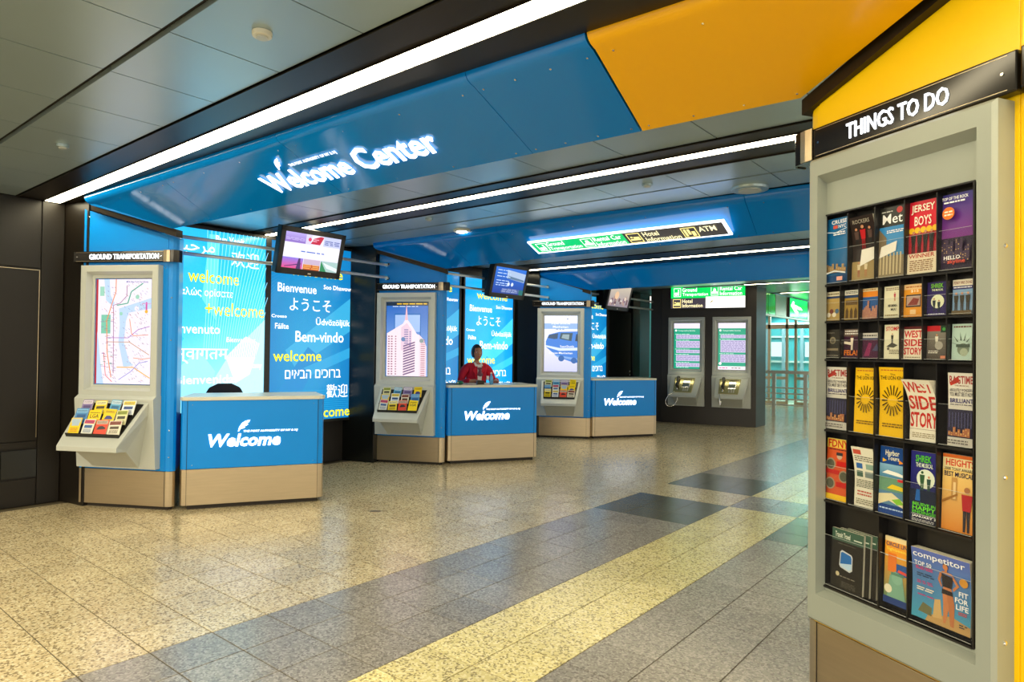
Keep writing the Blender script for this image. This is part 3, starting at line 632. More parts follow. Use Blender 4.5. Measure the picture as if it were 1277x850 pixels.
def make_kiosk(label, K, ang, side, paint, z_in, z_out, zs=1., extra=0., bar_txt='GROUND TRANSPORTATION'):
    t = thing('information_kiosk', label, 'kiosk', (K[0], K[1], 0), math.radians(ang)); Tm = kiosk_map(side)
    foot = [(.99+extra, 0), (.06, 0), (.03, -.006), (.008, -.024), (0, -.05), (.02, -.085), (.17, -.34), (.99+extra, -.34)]
    zt = lambda p: z_in+(z_out-z_in)*max(0, min(1.2, p[0]/.99))
    def tf(p): return zt(p)
    q = MB().use(paint); q.T = Tm; q.prism(foot, .367, 9, 'z', topf=tf); q.build('column', t)
    q = MB().use(paint); q.T = Tm; e_ = .905 if extra else .985
    q.prism([(.075, 0), (.075, .004), (e_, .004), (e_, 0)], .37, 9, 'z', topf=lambda p: zt(p)-.004); q.build('front_panel', t, bevel=.0015)
    if extra:
        q = MB().use(paint); q.T = Tm; q.prism([(.909, 0), (.909, .004), (.99+extra, .004), (.99+extra, 0)], .37, 9, 'z', topf=lambda p: zt(p)-.004); q.build('front_panel', t, bevel=.0015)
    q = MB().use('steel'); q.T = Tm; q.prism([(u, d+.002) for u, d in foot], .035, .364); q.build('steel_base', t, bevel=.002)
    q = MB().use('rubber'); q.T = Tm; q.box(.072, .075, .001, .0045, .036, .366); q.build('base_seam', t)
    q = MB().use('plinth'); q.T = Tm; q.prism([(.95+extra, -.03), (.06, -.03), (.04, -.06), (.19, -.32), (.95+extra, -.32)], 0, .036); q.build('plinth', t)
    sc = MB().use('chrome'); sc.T = Tm
    for z in (.5, .75, 1.6, 2.0): sc.ball((.035, -.002, z*zs), .007, .007, .007, 8, 6)
    sc.ball((.93, .004, (z_out-.08)), .006, .006, .006, 8, 6); sc.ball((.10, .004, 2.0*zs+.28), .005, .005, .005, 8, 6)
    sc.build('screws', t, kind='stuff')
    return t, Tm

Z_ = [  # colour lists for the small rack brochures: (cover, band, accent, description)
 ('#8a7ab0', '#e8e0ea', '#5a4a80', 'lilac'), ('#f2d410', '#f8f0c0', '#4a4020', 'yellow with dark band'), ('#5aa6d2', '#cfe4f0', '#2a6a9a', 'pale blue'), ('#e8eef4', '#f2d410', '#2a4a8a', 'white with yellow top'),
 ('#4a8ac8', '#8ac0e8', '#2a5a98', 'mid blue'), ('#f4d400', '#f4d400', '#3a3020', 'bright yellow large-lettered'), ('#f0cf00', '#f0cf00', '#3a3a8a', 'yellow with small dark car'), ('#e2dca8', '#9aa83a', '#3a3a2a', 'cream with olive heading'),
 ('#f2cf12', '#b0c4d8', '#c06a20', 'yellow with blue-grey picture'), ('#dfe0d4', '#d02030', '#3a62a0', 'white with red heading'), ('#e0452a', '#c8b8a8', '#2a2a30', 'orange red with black van'), ('#e4dcc8', '#8a3028', '#4a3a28', 'cream with maroon heading')]
LAY = {1: [0, 1, 2, 3, 4, 5, 6, 7, 8, 9, 10, 11], 2: [7, 2, 0, 6, 8, 3, 11, 4, 9, 1, 10, 5], 3: [7, 2, 0, 5, 4, 9, 8, 6, 1, 3, 10, 11]}
WORDS = {1: 'first', 2: 'second', 3: 'third'}
def tray_brochures(no, S, K, ang, side, Tm):
    Rz = Matrix.Rotation(math.radians(ang), 3, 'Z')
    rows = ['back', 'middle', 'front']; colw = ['leftmost', 'second from left', 'third from left', 'rightmost']
    for j in range(12):
        rr = random.Random(no*100+j); row = j//4; cpos = j % 4
        cov, band, acc, desc = Z_[LAY[no][j]]
        t = (.335, .555, .765)[row]; u = 1-(cpos+.5)/4*.86-.07 if side < 0 else (cpos+.5)/4*.86+.07
        b0 = Vector(Tm(S(u, t, .008))); up = (Vector(Tm(S(u, t-.30, .055)))-Vector(Tm(S(u, t, .008)))).normalized()
        ex_ = Vector((1, 0, 0)); w_ = rr.uniform(.105, .13); h_ = rr.uniform(.135, .16)
        tilt = rr.uniform(-.06, .06); ex_ = (ex_*math.cos(tilt)+up*math.sin(tilt)).normalized(); up2 = (up-ex_*up.dot(ex_)).normalized(); nz = ex_.cross(up2)
        f_ = lambda p: Rz@(b0*0+ex_*p[0]+up2*p[1]+nz*p[2])
        loc = Rz@b0+Vector((K[0], K[1], 0))
        q = MB().use('paper'); q.T = f_; q.box(-w_/2, w_/2, 0, h_, 0, .006)
        o = q.build('brochure'); o.location = loc
        tag(o, '%s leaflet, %s, %s row of the %s kiosk tray' % (desc, colw[cpos], rows[row], WORDS[no]), 'brochure', 'leaflets in the tray of the %s kiosk' % WORDS[no])
        q = MB().use('print'); q.T = lambda p: f_((p[0]-w_/2, p[1], p[2]+.0062)); a = Art(q, w_, h_, dz=.0003)
        a.r(0, 0, 1, 1, cov); a.r(.06, .72, .94, .95, band)
        if LAY[no][j] == 5: a.t('LGA', .15, .85, .48, .72, '#3a3020', .04); a.bars(.1, .9, .76, .88, 1, '#6a5a10', 3)
        elif LAY[no][j] in (6, 10): a.p([(.2, .42), (.3, .58), (.6, .6), (.85, .48), (.85, .40), (.2, .36)], acc); a.bars(.12, .88, .76, .9, 2, '#5a2a20', 3)
        elif LAY[no][j] == 8: a.r(.15, .52, .85, .86, '#a9c0d4'); a.bars(.15, .85, .15, .42, 3, '#c06a20', 3)
        else: a.bars(.12, .88, .76, .9, 2, acc, 3); a.r(.15, .44, .85, .62, acc); a.bars(.15, .85, .15, .38, 4, acc, 5)
        q.build('front_cover', o, recalc=False)

KS = [(-6.396, 2.801), (-6.298, 6.283), (-6.333, 9.952)]
klab = ['blue information kiosk nearest the camera, showing a city transit map', 'second blue information kiosk, its screen showing a white skyscraper', 'third blue information kiosk, its screen showing a blue shuttle van']
for i, (K, fn, ang) in enumerate(zip(KS, (art_map, art_tower, art_van), (29.5, 27.5, 29.5))):
    t, Tm = make_kiosk(klab[i], K, ang, -1, 'blue', (2.555, 2.565, 2.59)[i], (2.86, 2.87, 2.88)[i])
    Kk = bezel(t, Tm); display(t, -1, Kk, fn); o, Sf = tray(t, Tm); recess(t, Tm, Sf)
    sign_bar(t, Tm, -1, 2.335, 2.44, 'GROUND TRANSPORTATION'); tray_brochures(i+1, Sf, K, ang, -1, Tm)

# ------------------------------------------------------------------ welcome counters
def counter(label, K, L=1.30, ang=60):
    t = thing('welcome_counter', label, 'counter', (K[0], K[1], 0), math.radians(ang)); D = .62
    def fp(e=0, r=.05): return [(-.0-e, r*.9), (.015, .012-e), (r, -e), (L-r, -e), (L-.012, .015-e), (L+e, r), (L+e-.05, D), (.05, D)]
    q = MB().use('blue'); q.prism(fp(), .385, 1.03); q.build('body', t)
    q = MB().use('blue'); q.box(.06, L-.06, -.004, .0, .388, 1.028); q.build('front_panel', t, bevel=.0015)
    q = MB().use('steel'); q.prism(fp(.003), .045, .382); q.build('steel_base', t, bevel=.002)
    q = MB().use('rubber'); q.box(.056, .059, -.0055, 0, .046, 1.028); q.box(L-.059, L-.056, -.0055, 0, .046, 1.028); q.build('seam', t)
    q = MB().use('plinth'); q.prism([(.06, .05), (L-.05, .05), (L-.09, D-.05), (.1, D-.05)], 0, .045); q.build('plinth', t)
    q = MB().use('top'); q.prism(fp(.012), 1.031, 1.065); q.build('worktop', t, bevel=.004)
    def lt(): 
        q = MB().use('letter'); q.T = lambda p: (p[0], -(.005+p[2]), p[1]); return q
    q = lt(); put_text(q, 'Welcome', .24, .89, .592, h=.165, z=.0, off=.03, shear=.22, ext=.005); q.build('welcome_lettering', t)
    q = lt(); leaf(q, .50, .73, .11, 0, .006); q.build('feather_logo', t)
    q = lt(); put_text(q, 'THE PORT AUTHORITY OF NY & NJ', .55, 1.05, .722, h=.026, z=.0, off=.02, shear=.2, ext=.002); q.build('small_lettering', t)
    q = MB().use('chrome')
    for x in (.1, L-.1): 
        for z in (.42, .99): q.ball((x, -.004, z), .004, .004, .004, 8, 6)
    q.build('screws', t, kind='stuff')
    return t
counter('blue and steel welcome counter nearest the camera, unstaffed', (-6.342, 2.85))
counter('blue and steel welcome counter with the person in red behind it', (-6.311, 6.356), 1.32)
counter('farthest blue and steel welcome counter, beside the payphones', (-6.313, 9.972), 1.34)

# ------------------------------------------------------------------ backlit panels on the left wall
PXW = -7.50
def backlit(label, y0, y1, z0, z1, kind, texts, bright, group=None, dy=0, dz=0):
    t = thing('backlit_panel', label, 'light panel', (PXW, y0+dy, z0+dz))
    W_, H_ = y1-y0, z1-z0
    q = MB().use('black'); f = .035
    q.box(-.12, .006, -f, 0, -f, H_+f); q.box(-.12, .006, W_, W_+f, -f, H_+f); q.box(-.12, .006, 0, W_, -f, 0); q.box(-.12, .006, 0, W_, H_, H_+f); q.build('frame', t)
    mt = 'lightbox' if bright else 'lightbox_dim'
    q = MB().use(mt); q.T = lambda p: (p[2]-.01, p[0], p[1]); nx, nz = 10, 16
    def colr(u, v):
        if kind == 'A':
            a_, b_, c_ = hx('#1ba4de'), hx('#39c8f4'), hx('#b4ecff'); k = max(0, min(1, (u*.5+(1-v)*.9)-.15)); k2 = max(0, min(1, (1-v)*1.3-.75+.25*u))
            m_ = [a_[i]+(b_[i]-a_[i])*k for i in range(3)]; return tuple(m_[i]+(c_[i]-m_[i])*k2 for i in range(3))
        a_, b_, c_ = hx('#0a86cf'), hx('#12aee8'), hx('#18a0e6'); k = math.sin(min(1, max(0, u*.9+.1))*PI)*.8*(1-abs(v-.45)); return tuple(a_[i]+(b_[i]-a_[i])*k for i in range(3))
    for i in range(nx):
        for j in range(nz):
            u0, u1, v0, v1 = i/nx, (i+1)/nx, j/nz, (j+1)/nz
            q.add([(u0*W_, v0*H_, 0), (u1*W_, v0*H_, 0), (u1*W_, v1*H_, 0), (u0*W_, v1*H_, 0)], [(0, 1, 2, 3)], [[colr(u0, v0), colr(u1, v0), colr(u1, v1), colr(u0, v1)]])
    a = Art(q, W_, H_, dz=.0005)
    if kind == 'A':
        a.p([(.30, 0), (.62, .30), (1, .52), (1, 0)], '#a8e6fb'); a.p([(0, 0), (0, .16), (.34, .34), (.50, .22), (.42, 0)], '#8adcf8'); a.p([(.50, .50), (.36, .62), (.42, .98), (.52, .98)], '#5ccff5')
        a.p([(0, .22), (0, .55), (.20, .40)], '#1fb2e8'); a.p([(.60, .30), (.80, .42), (.95, .38), (.85, .2), (.7, .15)], '#d2f3fd')
        for i in range(24):
            x = .38+i*.026; pts = [(x+.02*math.sin(k/8*PI)+(k/8)**2*(.02+.012*i)-.12*(1-k/8)*(i/24), .30+.7*k/8) for k in range(9)]
            for p0, p1 in zip(pts, pts[1:]):
                if max(p0[0], p1[0]) < .995: a.p([(p0[0]-.0025, p0[1]), (p0[0]+.0025, p0[1]), (p1[0]+.0025, p1[1]), (p1[0]-.0025, p1[1])], '#8fdcf8')
    else:
        a.p([(.18, .40), (1, .72), (1, .52), (.30, .30)], '#3cbcf0'); a.p([(0, .1), (.45, .42), (.6, .36), (.2, 0), (0, 0)], '#1897dc'); a.p([(.4, .30), (1, .42), (1, .36), (.5, .26)], '#2fb2ec')
        for i in range(10): a.r(0, .06+i*.012, 1, .062+i*.012, '#3ab8ee')
        for i in range(12): a.p([(0, .62+.02*i), (0, .622+.02*i), (.45+.02*i, 1), (.447+.02*i, 1)], '#35a8e2')
    q.build('printed_film', t, recalc=False)
    for s_, ya, yb, zb, zt, col_ in texts:
        q = MB().use('lightbox', col_ or '#ffffff')
        x0, x1 = ya-y0, yb-y0; zb_, zt_ = zb-z0, zt-z0
        q.T = lambda p: (p[2]+.003, p[0], p[1])
        put_text(q, s_, max(.005, x0), min(W_-.005, x1), 0, z=0, off=.010, ybot=zb_, ytop=zt_); q.build('greeting', t, recalc=False)
    return t
YEL = '#e8e000'
TA = [('Bun Venit', 3.73, 4.08, 2.755, 2.835, None), ('\ufe8e\ufe92\ufea3\ufeae\ufee3', 3.32, 3.72, 2.58, 2.76, None), ('\u6b22\u8fce', 3.92, 4.27, 2.49, 2.68, None), ('welcome', 3.42, 4.02, 2.27, 2.42, YEL),
 ('\u03ba\u03b1\u03bb\u03ce\u03c2 \u03bf\u03c1\u03af\u03c3\u03b1\u03c4\u03b5', 3.29, 3.95, 2.10, 2.21, None), ('+welcome', 3.62, 4.35, 1.90, 2.06, YEL), ('Benvenuto', 3.20, 3.80, 1.69, 1.80, None), ('Bienvenidos', 3.88, 4.24, 1.60, 1.66, None),
 ('\u0938\u094d\u0935\u093e\u0917\u0924\u092e', 3.28, 3.90, 1.35, 1.52, None), ('Witamy', 4.13, 4.33, 1.27, 1.36, None), ('Bienvenida', 3.30, 3.98, 1.12, 1.22, None)]
TB = [('welcome', 4.70, 5.50, 2.47, 2.60, YEL), ('Bienvenue', 4.53, 5.09, 2.25, 2.36, None), ('Soo Dhawow', 5.20, 5.64, 2.325, 2.385, None), ('\u3088\u3046\u3053\u305d', 4.70, 5.32, 2.02, 2.18, None), ('F\u00e1ilte', 4.50, 4.69, 1.78, 1.85, None),
 ('\u00dcdv\u00f6z\u00f6lj\u00fck', 5.09, 5.63, 1.82, 1.95, None), ('Bem-vindo', 4.79, 5.53, 1.62, 1.76, None), ('welcome', 4.48, 5.18, 1.37, 1.51, YEL), ('\u05d1\u05e8\u05d5\u05db\u05d9\u05dd \u05d4\u05d1\u05d0\u05d9\u05dd'[::-1], 4.65, 5.49, 1.15, 1.26, None),
 ('\u6b61\u8fce', 5.27, 5.61, .88, 1.06, None), ('welcome', 4.95, 5.645, .625, .76, YEL), ('Croeso', 4.45, 4.66, 1.92, 1.96, None)]
TB2 = [x for x in TB]
backlit('bright cyan backlit welcome panel behind the nearest counter', 3.15, 4.365, .80, 2.88, 'A', TA, True)
backlit('blue backlit welcome panel right of the first monitor, behind nearest counter', 4.435, 5.655, .60, 2.88, 'B', TB, False)
backlit('narrow visible strip of dim cyan backlit panel left of person in red', 6.55, 7.80, .70, 2.80, 'B', [(s_, y+2.12, y2+2.12, z, z2, c_) for s_, y, y2, z, z2, c_ in TB if s_ != 'Croeso' and y > 4.5], False)
backlit('bright backlit welcome panel directly behind the person in red', 7.93, 9.19, .50, 2.75, 'B', [(s_, y+3.515, y2+3.515, z-.06, z2-.06, c_) for s_, y, y2, z, z2, c_ in TB], True)
backlit('blue backlit welcome panel behind the farthest counter', 11.15, 12.40, .55, 2.70, 'B', [(s_, y+6.75, y2+6.75, z-.02, z2-.02, c_) for s_, y, y2, z, z2, c_ in TB], False)

# ------------------------------------------------------------------ rails and monitors
RX = -6.985
def rails(y0, y1, z0, z1, where):
    for z, n_ in ((z1, 'upper'), (z0, 'lower')):
        t = thing('mounting_rail', '%s polished rail %s' % (n_, where), 'rail', (RX, y0, z)); L = y1-y0
        q = MB().use('rail'); q.tube([(0, 0, 0), (0, L, 0)], .019, 12); q.build('tube', t, smooth=True)
        q = MB().use('chrome'); q.tube([(0, L-.03, 0), (0, L+.004, 0)], .034, 14); q.build('end_flange', t)
rails(2.95, 5.86, 2.51, 2.68, 'spanning from the first kiosk to the second')
rails(6.45, 9.54, 2.50, 2.68, 'spanning from the second kiosk to the third')
rails(10.1, 13.9, 2.50, 2.68, 'behind the farthest monitor')
def monitor(label, y, z, fn, wd=.86, ht=.55, x=-6.60, tilt=14):
    t = thing('monitor', label, 'monitor', (x, y, z)); a_ = math.radians(tilt); ca, sa = math.cos(a_), math.sin(a_)
    # local: a along +Y, b up the screen, n towards the viewer; the top leans out
    Tm = lambda p: (p[2]*ca+p[1]*sa, p[0], p[1]*ca-p[2]*sa)
    q = MB().use('black'); q.T = Tm; q.box(-wd/2, wd/2, -ht/2, ht/2, -.09, 0); q.build('casing', t, bevel=.008)
    q = MB().use('black'); q.T = Tm; f = .055
    for (a0, a1, b0, b1) in ((-wd/2, wd/2, ht/2-f, ht/2), (-wd/2, wd/2, -ht/2, -ht/2+f*1.3), (-wd/2, -wd/2+f, -ht/2, ht/2), (wd/2-f, wd/2, -ht/2, ht/2)): q.box(a0, a1, b0, b1, 0, .012)
    q.build('bezel', t, bevel=.003)
    w_, h_ = wd-2*f, ht-2.3*f
    q = MB().use('screen'); q.T = lambda p: Tm((p[0]-wd/2+f, p[1]-ht/2+1.3*f, p[2]+.002)); a = Art(q, w_, h_, dz=.0003); fn(a); q.build('display_image', t, recalc=False)
    q = MB().use('top'); q.T = Tm; q.box(-.02, .02, -ht/2+.02, -ht/2+.035, .012, .013); q.build('badge', t)
    q = MB().use('black'); q.box(RX-x-.05, RX-x+.10, -.16, .16, -.16, .20); q.box(RX-x+.08, -.05, -.08, .08, -.06, .08); q.build('mounting_bracket', t, bevel=.004)
    q = MB().use('chrome'); q.box(RX-x+.10, RX-x+.104, -.13, -.115, -.1, .12); q.build('bracket_strip', t)
monitor('wall monitor with photo collage and white band, over the nearest counter', 4.41, 2.63, art_tv1, .84, .53)
monitor('monitor showing blue news screen, above the person in red', 7.98, 2.62, art_tv2, .86, .53)
monitor('farthest monitor with warm grey picture, partly hidden by blue fascia', 11.38, 2.62, art_tv3, .88, .53)

# ------------------------------------------------------------------ payphone wall
def phone_unit(label, x0, fn, s=.94, cord=0):
    loc = PW+Vector((math.cos(PA)*x0, math.sin(PA)*x0, 0)); t = thing('payphone_kiosk', label, 'payphone', tuple(loc), PA)
    Tm0 = kiosk_map(-1); zsh = 0
    Tm = lambda p: (Tm0(p)[0]*s, Tm0(p)[1], p[2])
    K_ = bezel(t, Tm, 1.075, 2.31); 
    w_, h_ = (K_[2]-K_[0]-.016)*s, K_[3]-K_[1]-.016; xa = -(K_[2]-.008)*s
    q = MB().use('screen'); q.T = lambda p: (xa+p[0], -(.006+p[2]), K_[1]+.008+p[1]); a = Art(q, w_, h_, dz=.0003); fn(a); q.build('display_image', t, recalc=False)
    o, Sf = tray(t, Tm)
    def P(u, v, h): return Sf(1-u, v, h)
    q = MB().use('phone'); q.T = Tm
    q.add([P(.13, .08, .001), P(.80, .08, .001), P(.80, .86, .001), P(.13, .86, .001), P(.14, .09, .02), P(.79, .09, .02), P(.79, .85, .02), P(.14, .85, .02)], [(0, 1, 5, 4), (1, 2, 6, 5), (2, 3, 7, 6), (3, 0, 4, 7), (4, 5, 6, 7)]); ph = q.build('phone_plate', t)
    q = MB().use('chrome'); q.T = Tm
    q.add([P(.44, .22, .021), P(.68, .22, .021), P(.68, .60, .021), P(.44, .60, .021), P(.45, .24, .028), P(.67, .24, .028), P(.67, .58, .028), P(.45, .58, .028)], [(0, 1, 5, 4), (1, 2, 6, 5), (2, 3, 7, 6), (3, 0, 4, 7), (4, 5, 6, 7)])
    q.build('instruction_plate', ph)
    q = MB().use('rubber'); q.T = Tm
    q.add([P(.44, .16, .022), P(.72, .16, .022), P(.72, .19, .022), P(.44, .19, .022)], [(0, 1, 2, 3)]); q.build('card_slot', ph)
    q = MB().use('grey'); q.T = Tm
    for r_ in range(4):
        for c_ in range(3):
            u, v = .47+.075*c_, .64+.045*r_; q.add([P(u, v, .024), P(u+.05, v, .024), P(u+.05, v+.03, .024), P(u, v+.03, .024)], [(0, 1, 2, 3)])
    q.build('keypad', ph)
    l = area('tray_lamp', Tm(P(.5, .02, .22)), .5, .03, .3, (1, .93, .6), (math.radians(35), 0, 0)); l.parent = t
    hs = MB().use('black'); pts = [Tm(P(.27, .12+.045*k, .055+.03*math.sin(k/11*PI))) for k in range(12)]
    hs.tube(pts, [.036, .038, .030, .022, .019, .018, .018, .019, .022, .030, .038, .034], 10); hs.build('handset', t, smooth=True)
    e_ = Vector(Tm(P(.27, .66, .05))); A = Vector(Tm(P(.20, .88, .02)))
    if cord: cp = [A, A+Vector((-.10, -.06, -.06)), A+Vector((-.17, -.08, -.20)), A+Vector((-.12, -.06, -.30)), A+Vector((0, -.02, -.27)), A+Vector((.05, .05, -.12)), e_]
    else: cp = [A, A+Vector((.0, -.05, -.10)), A+Vector((.01, -.06, -.24)), A+Vector((.03, -.05, -.16)), A+Vector((.05, .02, -.06)), e_]
    c2 = []
    for i in range(len(cp)-1):
        p0, p1, p2, p3 = cp[max(0, i-1)], cp[i], cp[i+1], cp[min(len(cp)-1, i+2)]
        for k in range(6):
            s_ = k/6; c2.append(.5*((2*p1)+(p2-p0)*s_+(2*p0-5*p1+4*p2-p3)*s_*s_+(3*p1-p0-3*p2+p3)*s_**3))
    q = MB().use('chrome'); q.tube(c2+[cp[-1]], .008, 6); q.build('cord', t, smooth=True)
phone_unit('left payphone below a green listing screen, steel cord hanging in a loop', -.93, lambda a: art_board(a, 1), cord=1)
phone_unit('right payphone below a green listing screen, nearest the exit', .015, lambda a: art_board(a, 2))
loc = PW+Vector((math.cos(PA)*-1.78, math.sin(PA)*-1.78, 2.51))
t = thing('wall_sign', 'lit green, black and white information sign above the two payphones', 'sign', tuple(loc), PA)
q = MB().use('black'); q.box(-.02, 1.58, -.05, .02, -.02, .49); q.build('frame', t, bevel=.004)
q = MB().use('signbox'); q.T = lambda p: (p[0], -(.052+p[2]), p[1]); a = Art(q, 1.56, .47)
a.r(0, .47, 1, 1, '#00c050'); a.r(0, 0, .49, .47, '#38323a'); a.r(.48, 0, 1, .52, '#fffdf4')
pict(a, .04, .14, .54, .94, '#ffffff', '#00c050', 'bus'); a.t('Ground', .16, .36, .76, .95, '#ffffff', .03); a.t('Transportation', .16, .51, .53, .72, '#ffffff', .03)
pict(a, .55, .65, .56, .96, '#ffffff', '#00c050', 'car'); a.t('Rental Car', .67, .96, .78, .96, '#ffffff', .03); a.t('Information', .67, .96, .56, .74, '#ffffff', .03)
pict(a, .03, .14, .03, .43, '#ffe98a', '#38323a', 'bed'); a.t('Hotel', .16, .30, .24, .42, '#fff1b8', .03); a.t('Information', .16, .44, .04, .21, '#fff1b8', .03)
a.p([(.53, .22), (.56, .33), (.59, .36), (.565, .27)], '#8a7a30')
q.build('sign_face', t, recalc=False)

# ------------------------------------------------------------------ exit area beyond the payphones
M['greenglass'] = mat('green_glass_panel', hx('#2fc21a'), .12, .3, noise=.35, nscale=1.2)
t = MB().use('steel'); t.box(-5.06, -5.02, 14.9, 20.4, 2.44, 2.93); t.box(-5.07, -4.97, 14.9, 20.4, 2.40, 2.44); o = t.build('trim_11'); o['kind'] = 'structure'
for y0, y1, mt in ((14.95, 15.25, 'greenglass'), (15.28, 15.75, 'greenglass'), (15.78, 16.55, 'steel')):
    q = MB().use(mt); q.box(-5.02, -5.0, y0, y1, 2.45, 2.925); q.build('glass_panel' if mt != 'steel' else 'metal_panel', o)
t = thing('exit_sign', 'green lit sign with a white arrow above the exit railing', 'sign', (-5.0, 16.8, 2.46))
q = MB().use('black'); q.box(-.02, .02, -.06, 1.5, -.02, .47); q.build('frame', t)
q = MB().use('exitbox'); q.T = lambda p: (.022+p[2], p[0], p[1]); a = Art(q, 1.44, .45)
a.r(0, 0, 1, 1, '#00d03c'); a.p([(.04, .6), (.16, .86), (.24, .80), (.20, .70), (.62, .56), (.70, .44), (.30, .46), (.46, .30), (.44, .18), (.32, .20)], '#ffffff'); q.build('sign_face', t, recalc=False)
# glazed doors
g_ = MB().use('steel'); Yd = 20.5
g_.box(-9.2, -2, Yd, Yd+.08, 2.30, 2.42); g_.box(-9.2, -2, Yd, Yd+.08, 2.86, 2.95)
for x in (-8.2, -7.2, -6.72, -6.20, -5.95, -5.2, -4.2, -3.2): g_.box(x, x+.07, Yd, Yd+.08, 0, 2.95)
for x0, x1 in ((-7.13, -6.72), (-6.65, -6.2), (-5.88, -5.2)): g_.box(x0, x1, Yd+.01, Yd+.05, .78, .86); g_.box(x0, x1, Yd+.01, Yd+.05, 0, .12)
o = g_.build('wall_far'); o['kind'] = 'structure'
for x0, x1 in ((-9.1, -8.2), (-8.13, -7.2), (-7.13, -6.72), (-6.65, -6.2), (-6.13, -5.95), (-5.88, -5.2), (-5.13, -4.2), (-4.13, -3.2)):
    q = MB().use('glass'); q.box(x0, x1, Yd+.03, Yd+.04, .1, 2.3); q.build('glass_pane', o)
M['teal'] = mat('pale_teal_wall', hx('#3f9c9c'), .6, noise=.2, nscale=2)
q = MB().use('teal'); q.box(-9.2, 0, 23.5, 23.7, 0, 3); q.box(-9.3, -9.2, 14.6, 23.7, 0, 3); o = q.build('wall_vestibule'); o['kind'] = 'structure'
for x in (-9.0, -8.3, -7.75, -7.2, -6.6, -6.0, -5.2, -4.4):
    q = MB().use('ceil'); q.box(x, x+.10, 23.38, 23.5, 0, 2.6); q.build('mullion', o)
for z in (.9, 1.25, 2.1, 2.55): q = MB().use('top'); q.box(-9.2, -3.5, 23.40, 23.48, z, z+.06); q.build('transom', o)
for x in (-8.85, -7.6, -6.45): q = MB().use('vest'); q.box(x, x+.5, 23.40, 23.44, 1.45, 1.95); q.build('lit_window', o)
t = thing('exit_railing', 'low steel railing with horizontal bars before the glass doors', 'railing', (-5.56, 17.0, 0))
for x in (.1, .85, 1.9):
    q = MB().use('rail'); q.box(x, x+.09, -.03, .03, 0, 1.06); q.build('post', t)
q = MB().use('rail'); q.box(-.1, 2.4, -.04, .04, 1.05, 1.13); q.build('handrail', t, bevel=.008)
for z in (.28, .42, .56, .70):
    q = MB().use('rail'); q.tube([(-.05, 0, z), (2.4, 0, z)], .018, 8); q.build('rail_bar', t)

# ------------------------------------------------------------------ yellow kiosk with brochure rack
YK = (-.866, 3.157); YA = -30
yk, Ty = make_kiosk('tall yellow kiosk at right holding a rack of theatre and tour leaflets', YK, YA, 1, 'yellow', 2.69, 2.99, 1.0, extra=.35)
# sign bar
sign_bar(yk, Ty, 1, 2.395, 2.53, 'THINGS TO DO', -.035, .925, (.265, .70))
q = MB().use('bar'); q.T = Ty; q.box(.94, 1.3, -.01, .06, 2.395, 2.53); q.build('sign_bar', yk, bevel=.006)
# grey frame
q = MB().use('rackgrey'); q.T = Ty
O = (.118, .425, .878, 2.365); I = (.160, .53, .830, 2.30); J = (.165, .545, .812, 2.27)
def ring(q, A, da, B, db):
    a = [(A[0], da, A[1]), (A[2], da, A[1]), (A[2], da, A[3]), (A[0], da, A[3])]; b = [(B[0], db, B[1]), (B[2], db, B[1]), (B[2], db, B[3]), (B[0], db, B[3])]
    q.add(a+b, [(i, (i+1) % 4, 4+(i+1) % 4, 4+i) for i in range(4)])
Ob = (.108, .412, .889, 2.378)
ring(q, Ob, 0, Ob, .085); ring(q, Ob, .085, O, .10); ring(q, O, .10, I, .10); ring(q, I, .10, J, .052)
q.quad((J[0], .052, 2.13), (J[2], .052, 2.13), (J[2], .052, J[3]), (J[0], .052, J[3]))
q.quad((J[0], .052, J[1]), (J[2], .052, J[1]), (J[2], .052, .563), (J[0], .052, .563))
q.quad((J[2]-.004, .052, J[1]), (J[2], .052, J[1]), (J[2], .052, J[3]), (J[2]-.004, .052, J[3]))
q.build('rack_frame', yk)
q = MB().use('chrome'); q.T = Ty
for z in (.62, 1.15, 1.9): q.ball((.889, .05, z), .008, .008, .008, 10, 8)
for z in (.8, 1.3, 1.72, 2.02): q.ball((.935, .004, z), .006, .006, .006, 8, 6)
q.build('frame_screws', yk, kind='stuff')
# black rack
RU0, RU1 = .150, .790; rows = [2.13, 1.835, 1.68, 1.52, 1.222, .925, .565]; ncol = [5, 7, 7, 5, 5, 0]
rk = MB().use('rack'); rk.T = Ty
rk.box(RU0-.006, RU1+.006, .005, .008, .560, 2.136); rk.box(RU0-.006, RU0, .008, .058, .560, 2.136); rk.box(RU1, RU1+.006, .008, .058, .560, 2.136); rk.box(RU0, RU1, .008, .058, 2.130, 2.136)
rack = rk.build('rack_shell', yk)
for z in rows[1:]:
    q = MB().use('rack'); q.T = Ty; q.box(RU0, RU1, .008, .060, z-.007, z+.001); q.build('shelf', rack)
def cells(i):
    if i == 5: return [RU0, .428, .550, RU1]
    n = ncol[i]; return [RU0+(RU1-RU0)*k/n for k in range(n+1)]
for i in range(6):
    zt_, zb_ = rows[i], rows[i+1]; cs = cells(i)
    for x in cs[1:-1]:
        q = MB().use('rack'); q.T = Ty; q.box(x-.0022, x+.0022, .008, .058, zb_, zt_-.007); q.build('divider', rack)
    for k in range(len(cs)-1):
        hh = (zt_-zb_)*(.50 if i != 5 else .60); q = MB().use('acrylic'); q.T = Ty
        q.box(cs[k]+.004, cs[k+1]-.004, .054, .0555, zb_+.004, zb_+hh); q.build('pocket_front', rack)
        q = MB().use('grey'); q.T = Ty; q.box(cs[k]+.006, cs[k+1]-.006, .0535, .056, zb_+hh, zb_+hh+.0007); q.build('pocket_edge', rack)
        q = MB().use('grey'); q.T = Ty; q.box(cs[k]+.006, cs[k+1]-.006, .0535, .0565, zb_+.007, zb_+.008); q.build('pocket_edge', rack)
Ryk = Matrix.Rotation(math.radians(YA), 3, 'Z')
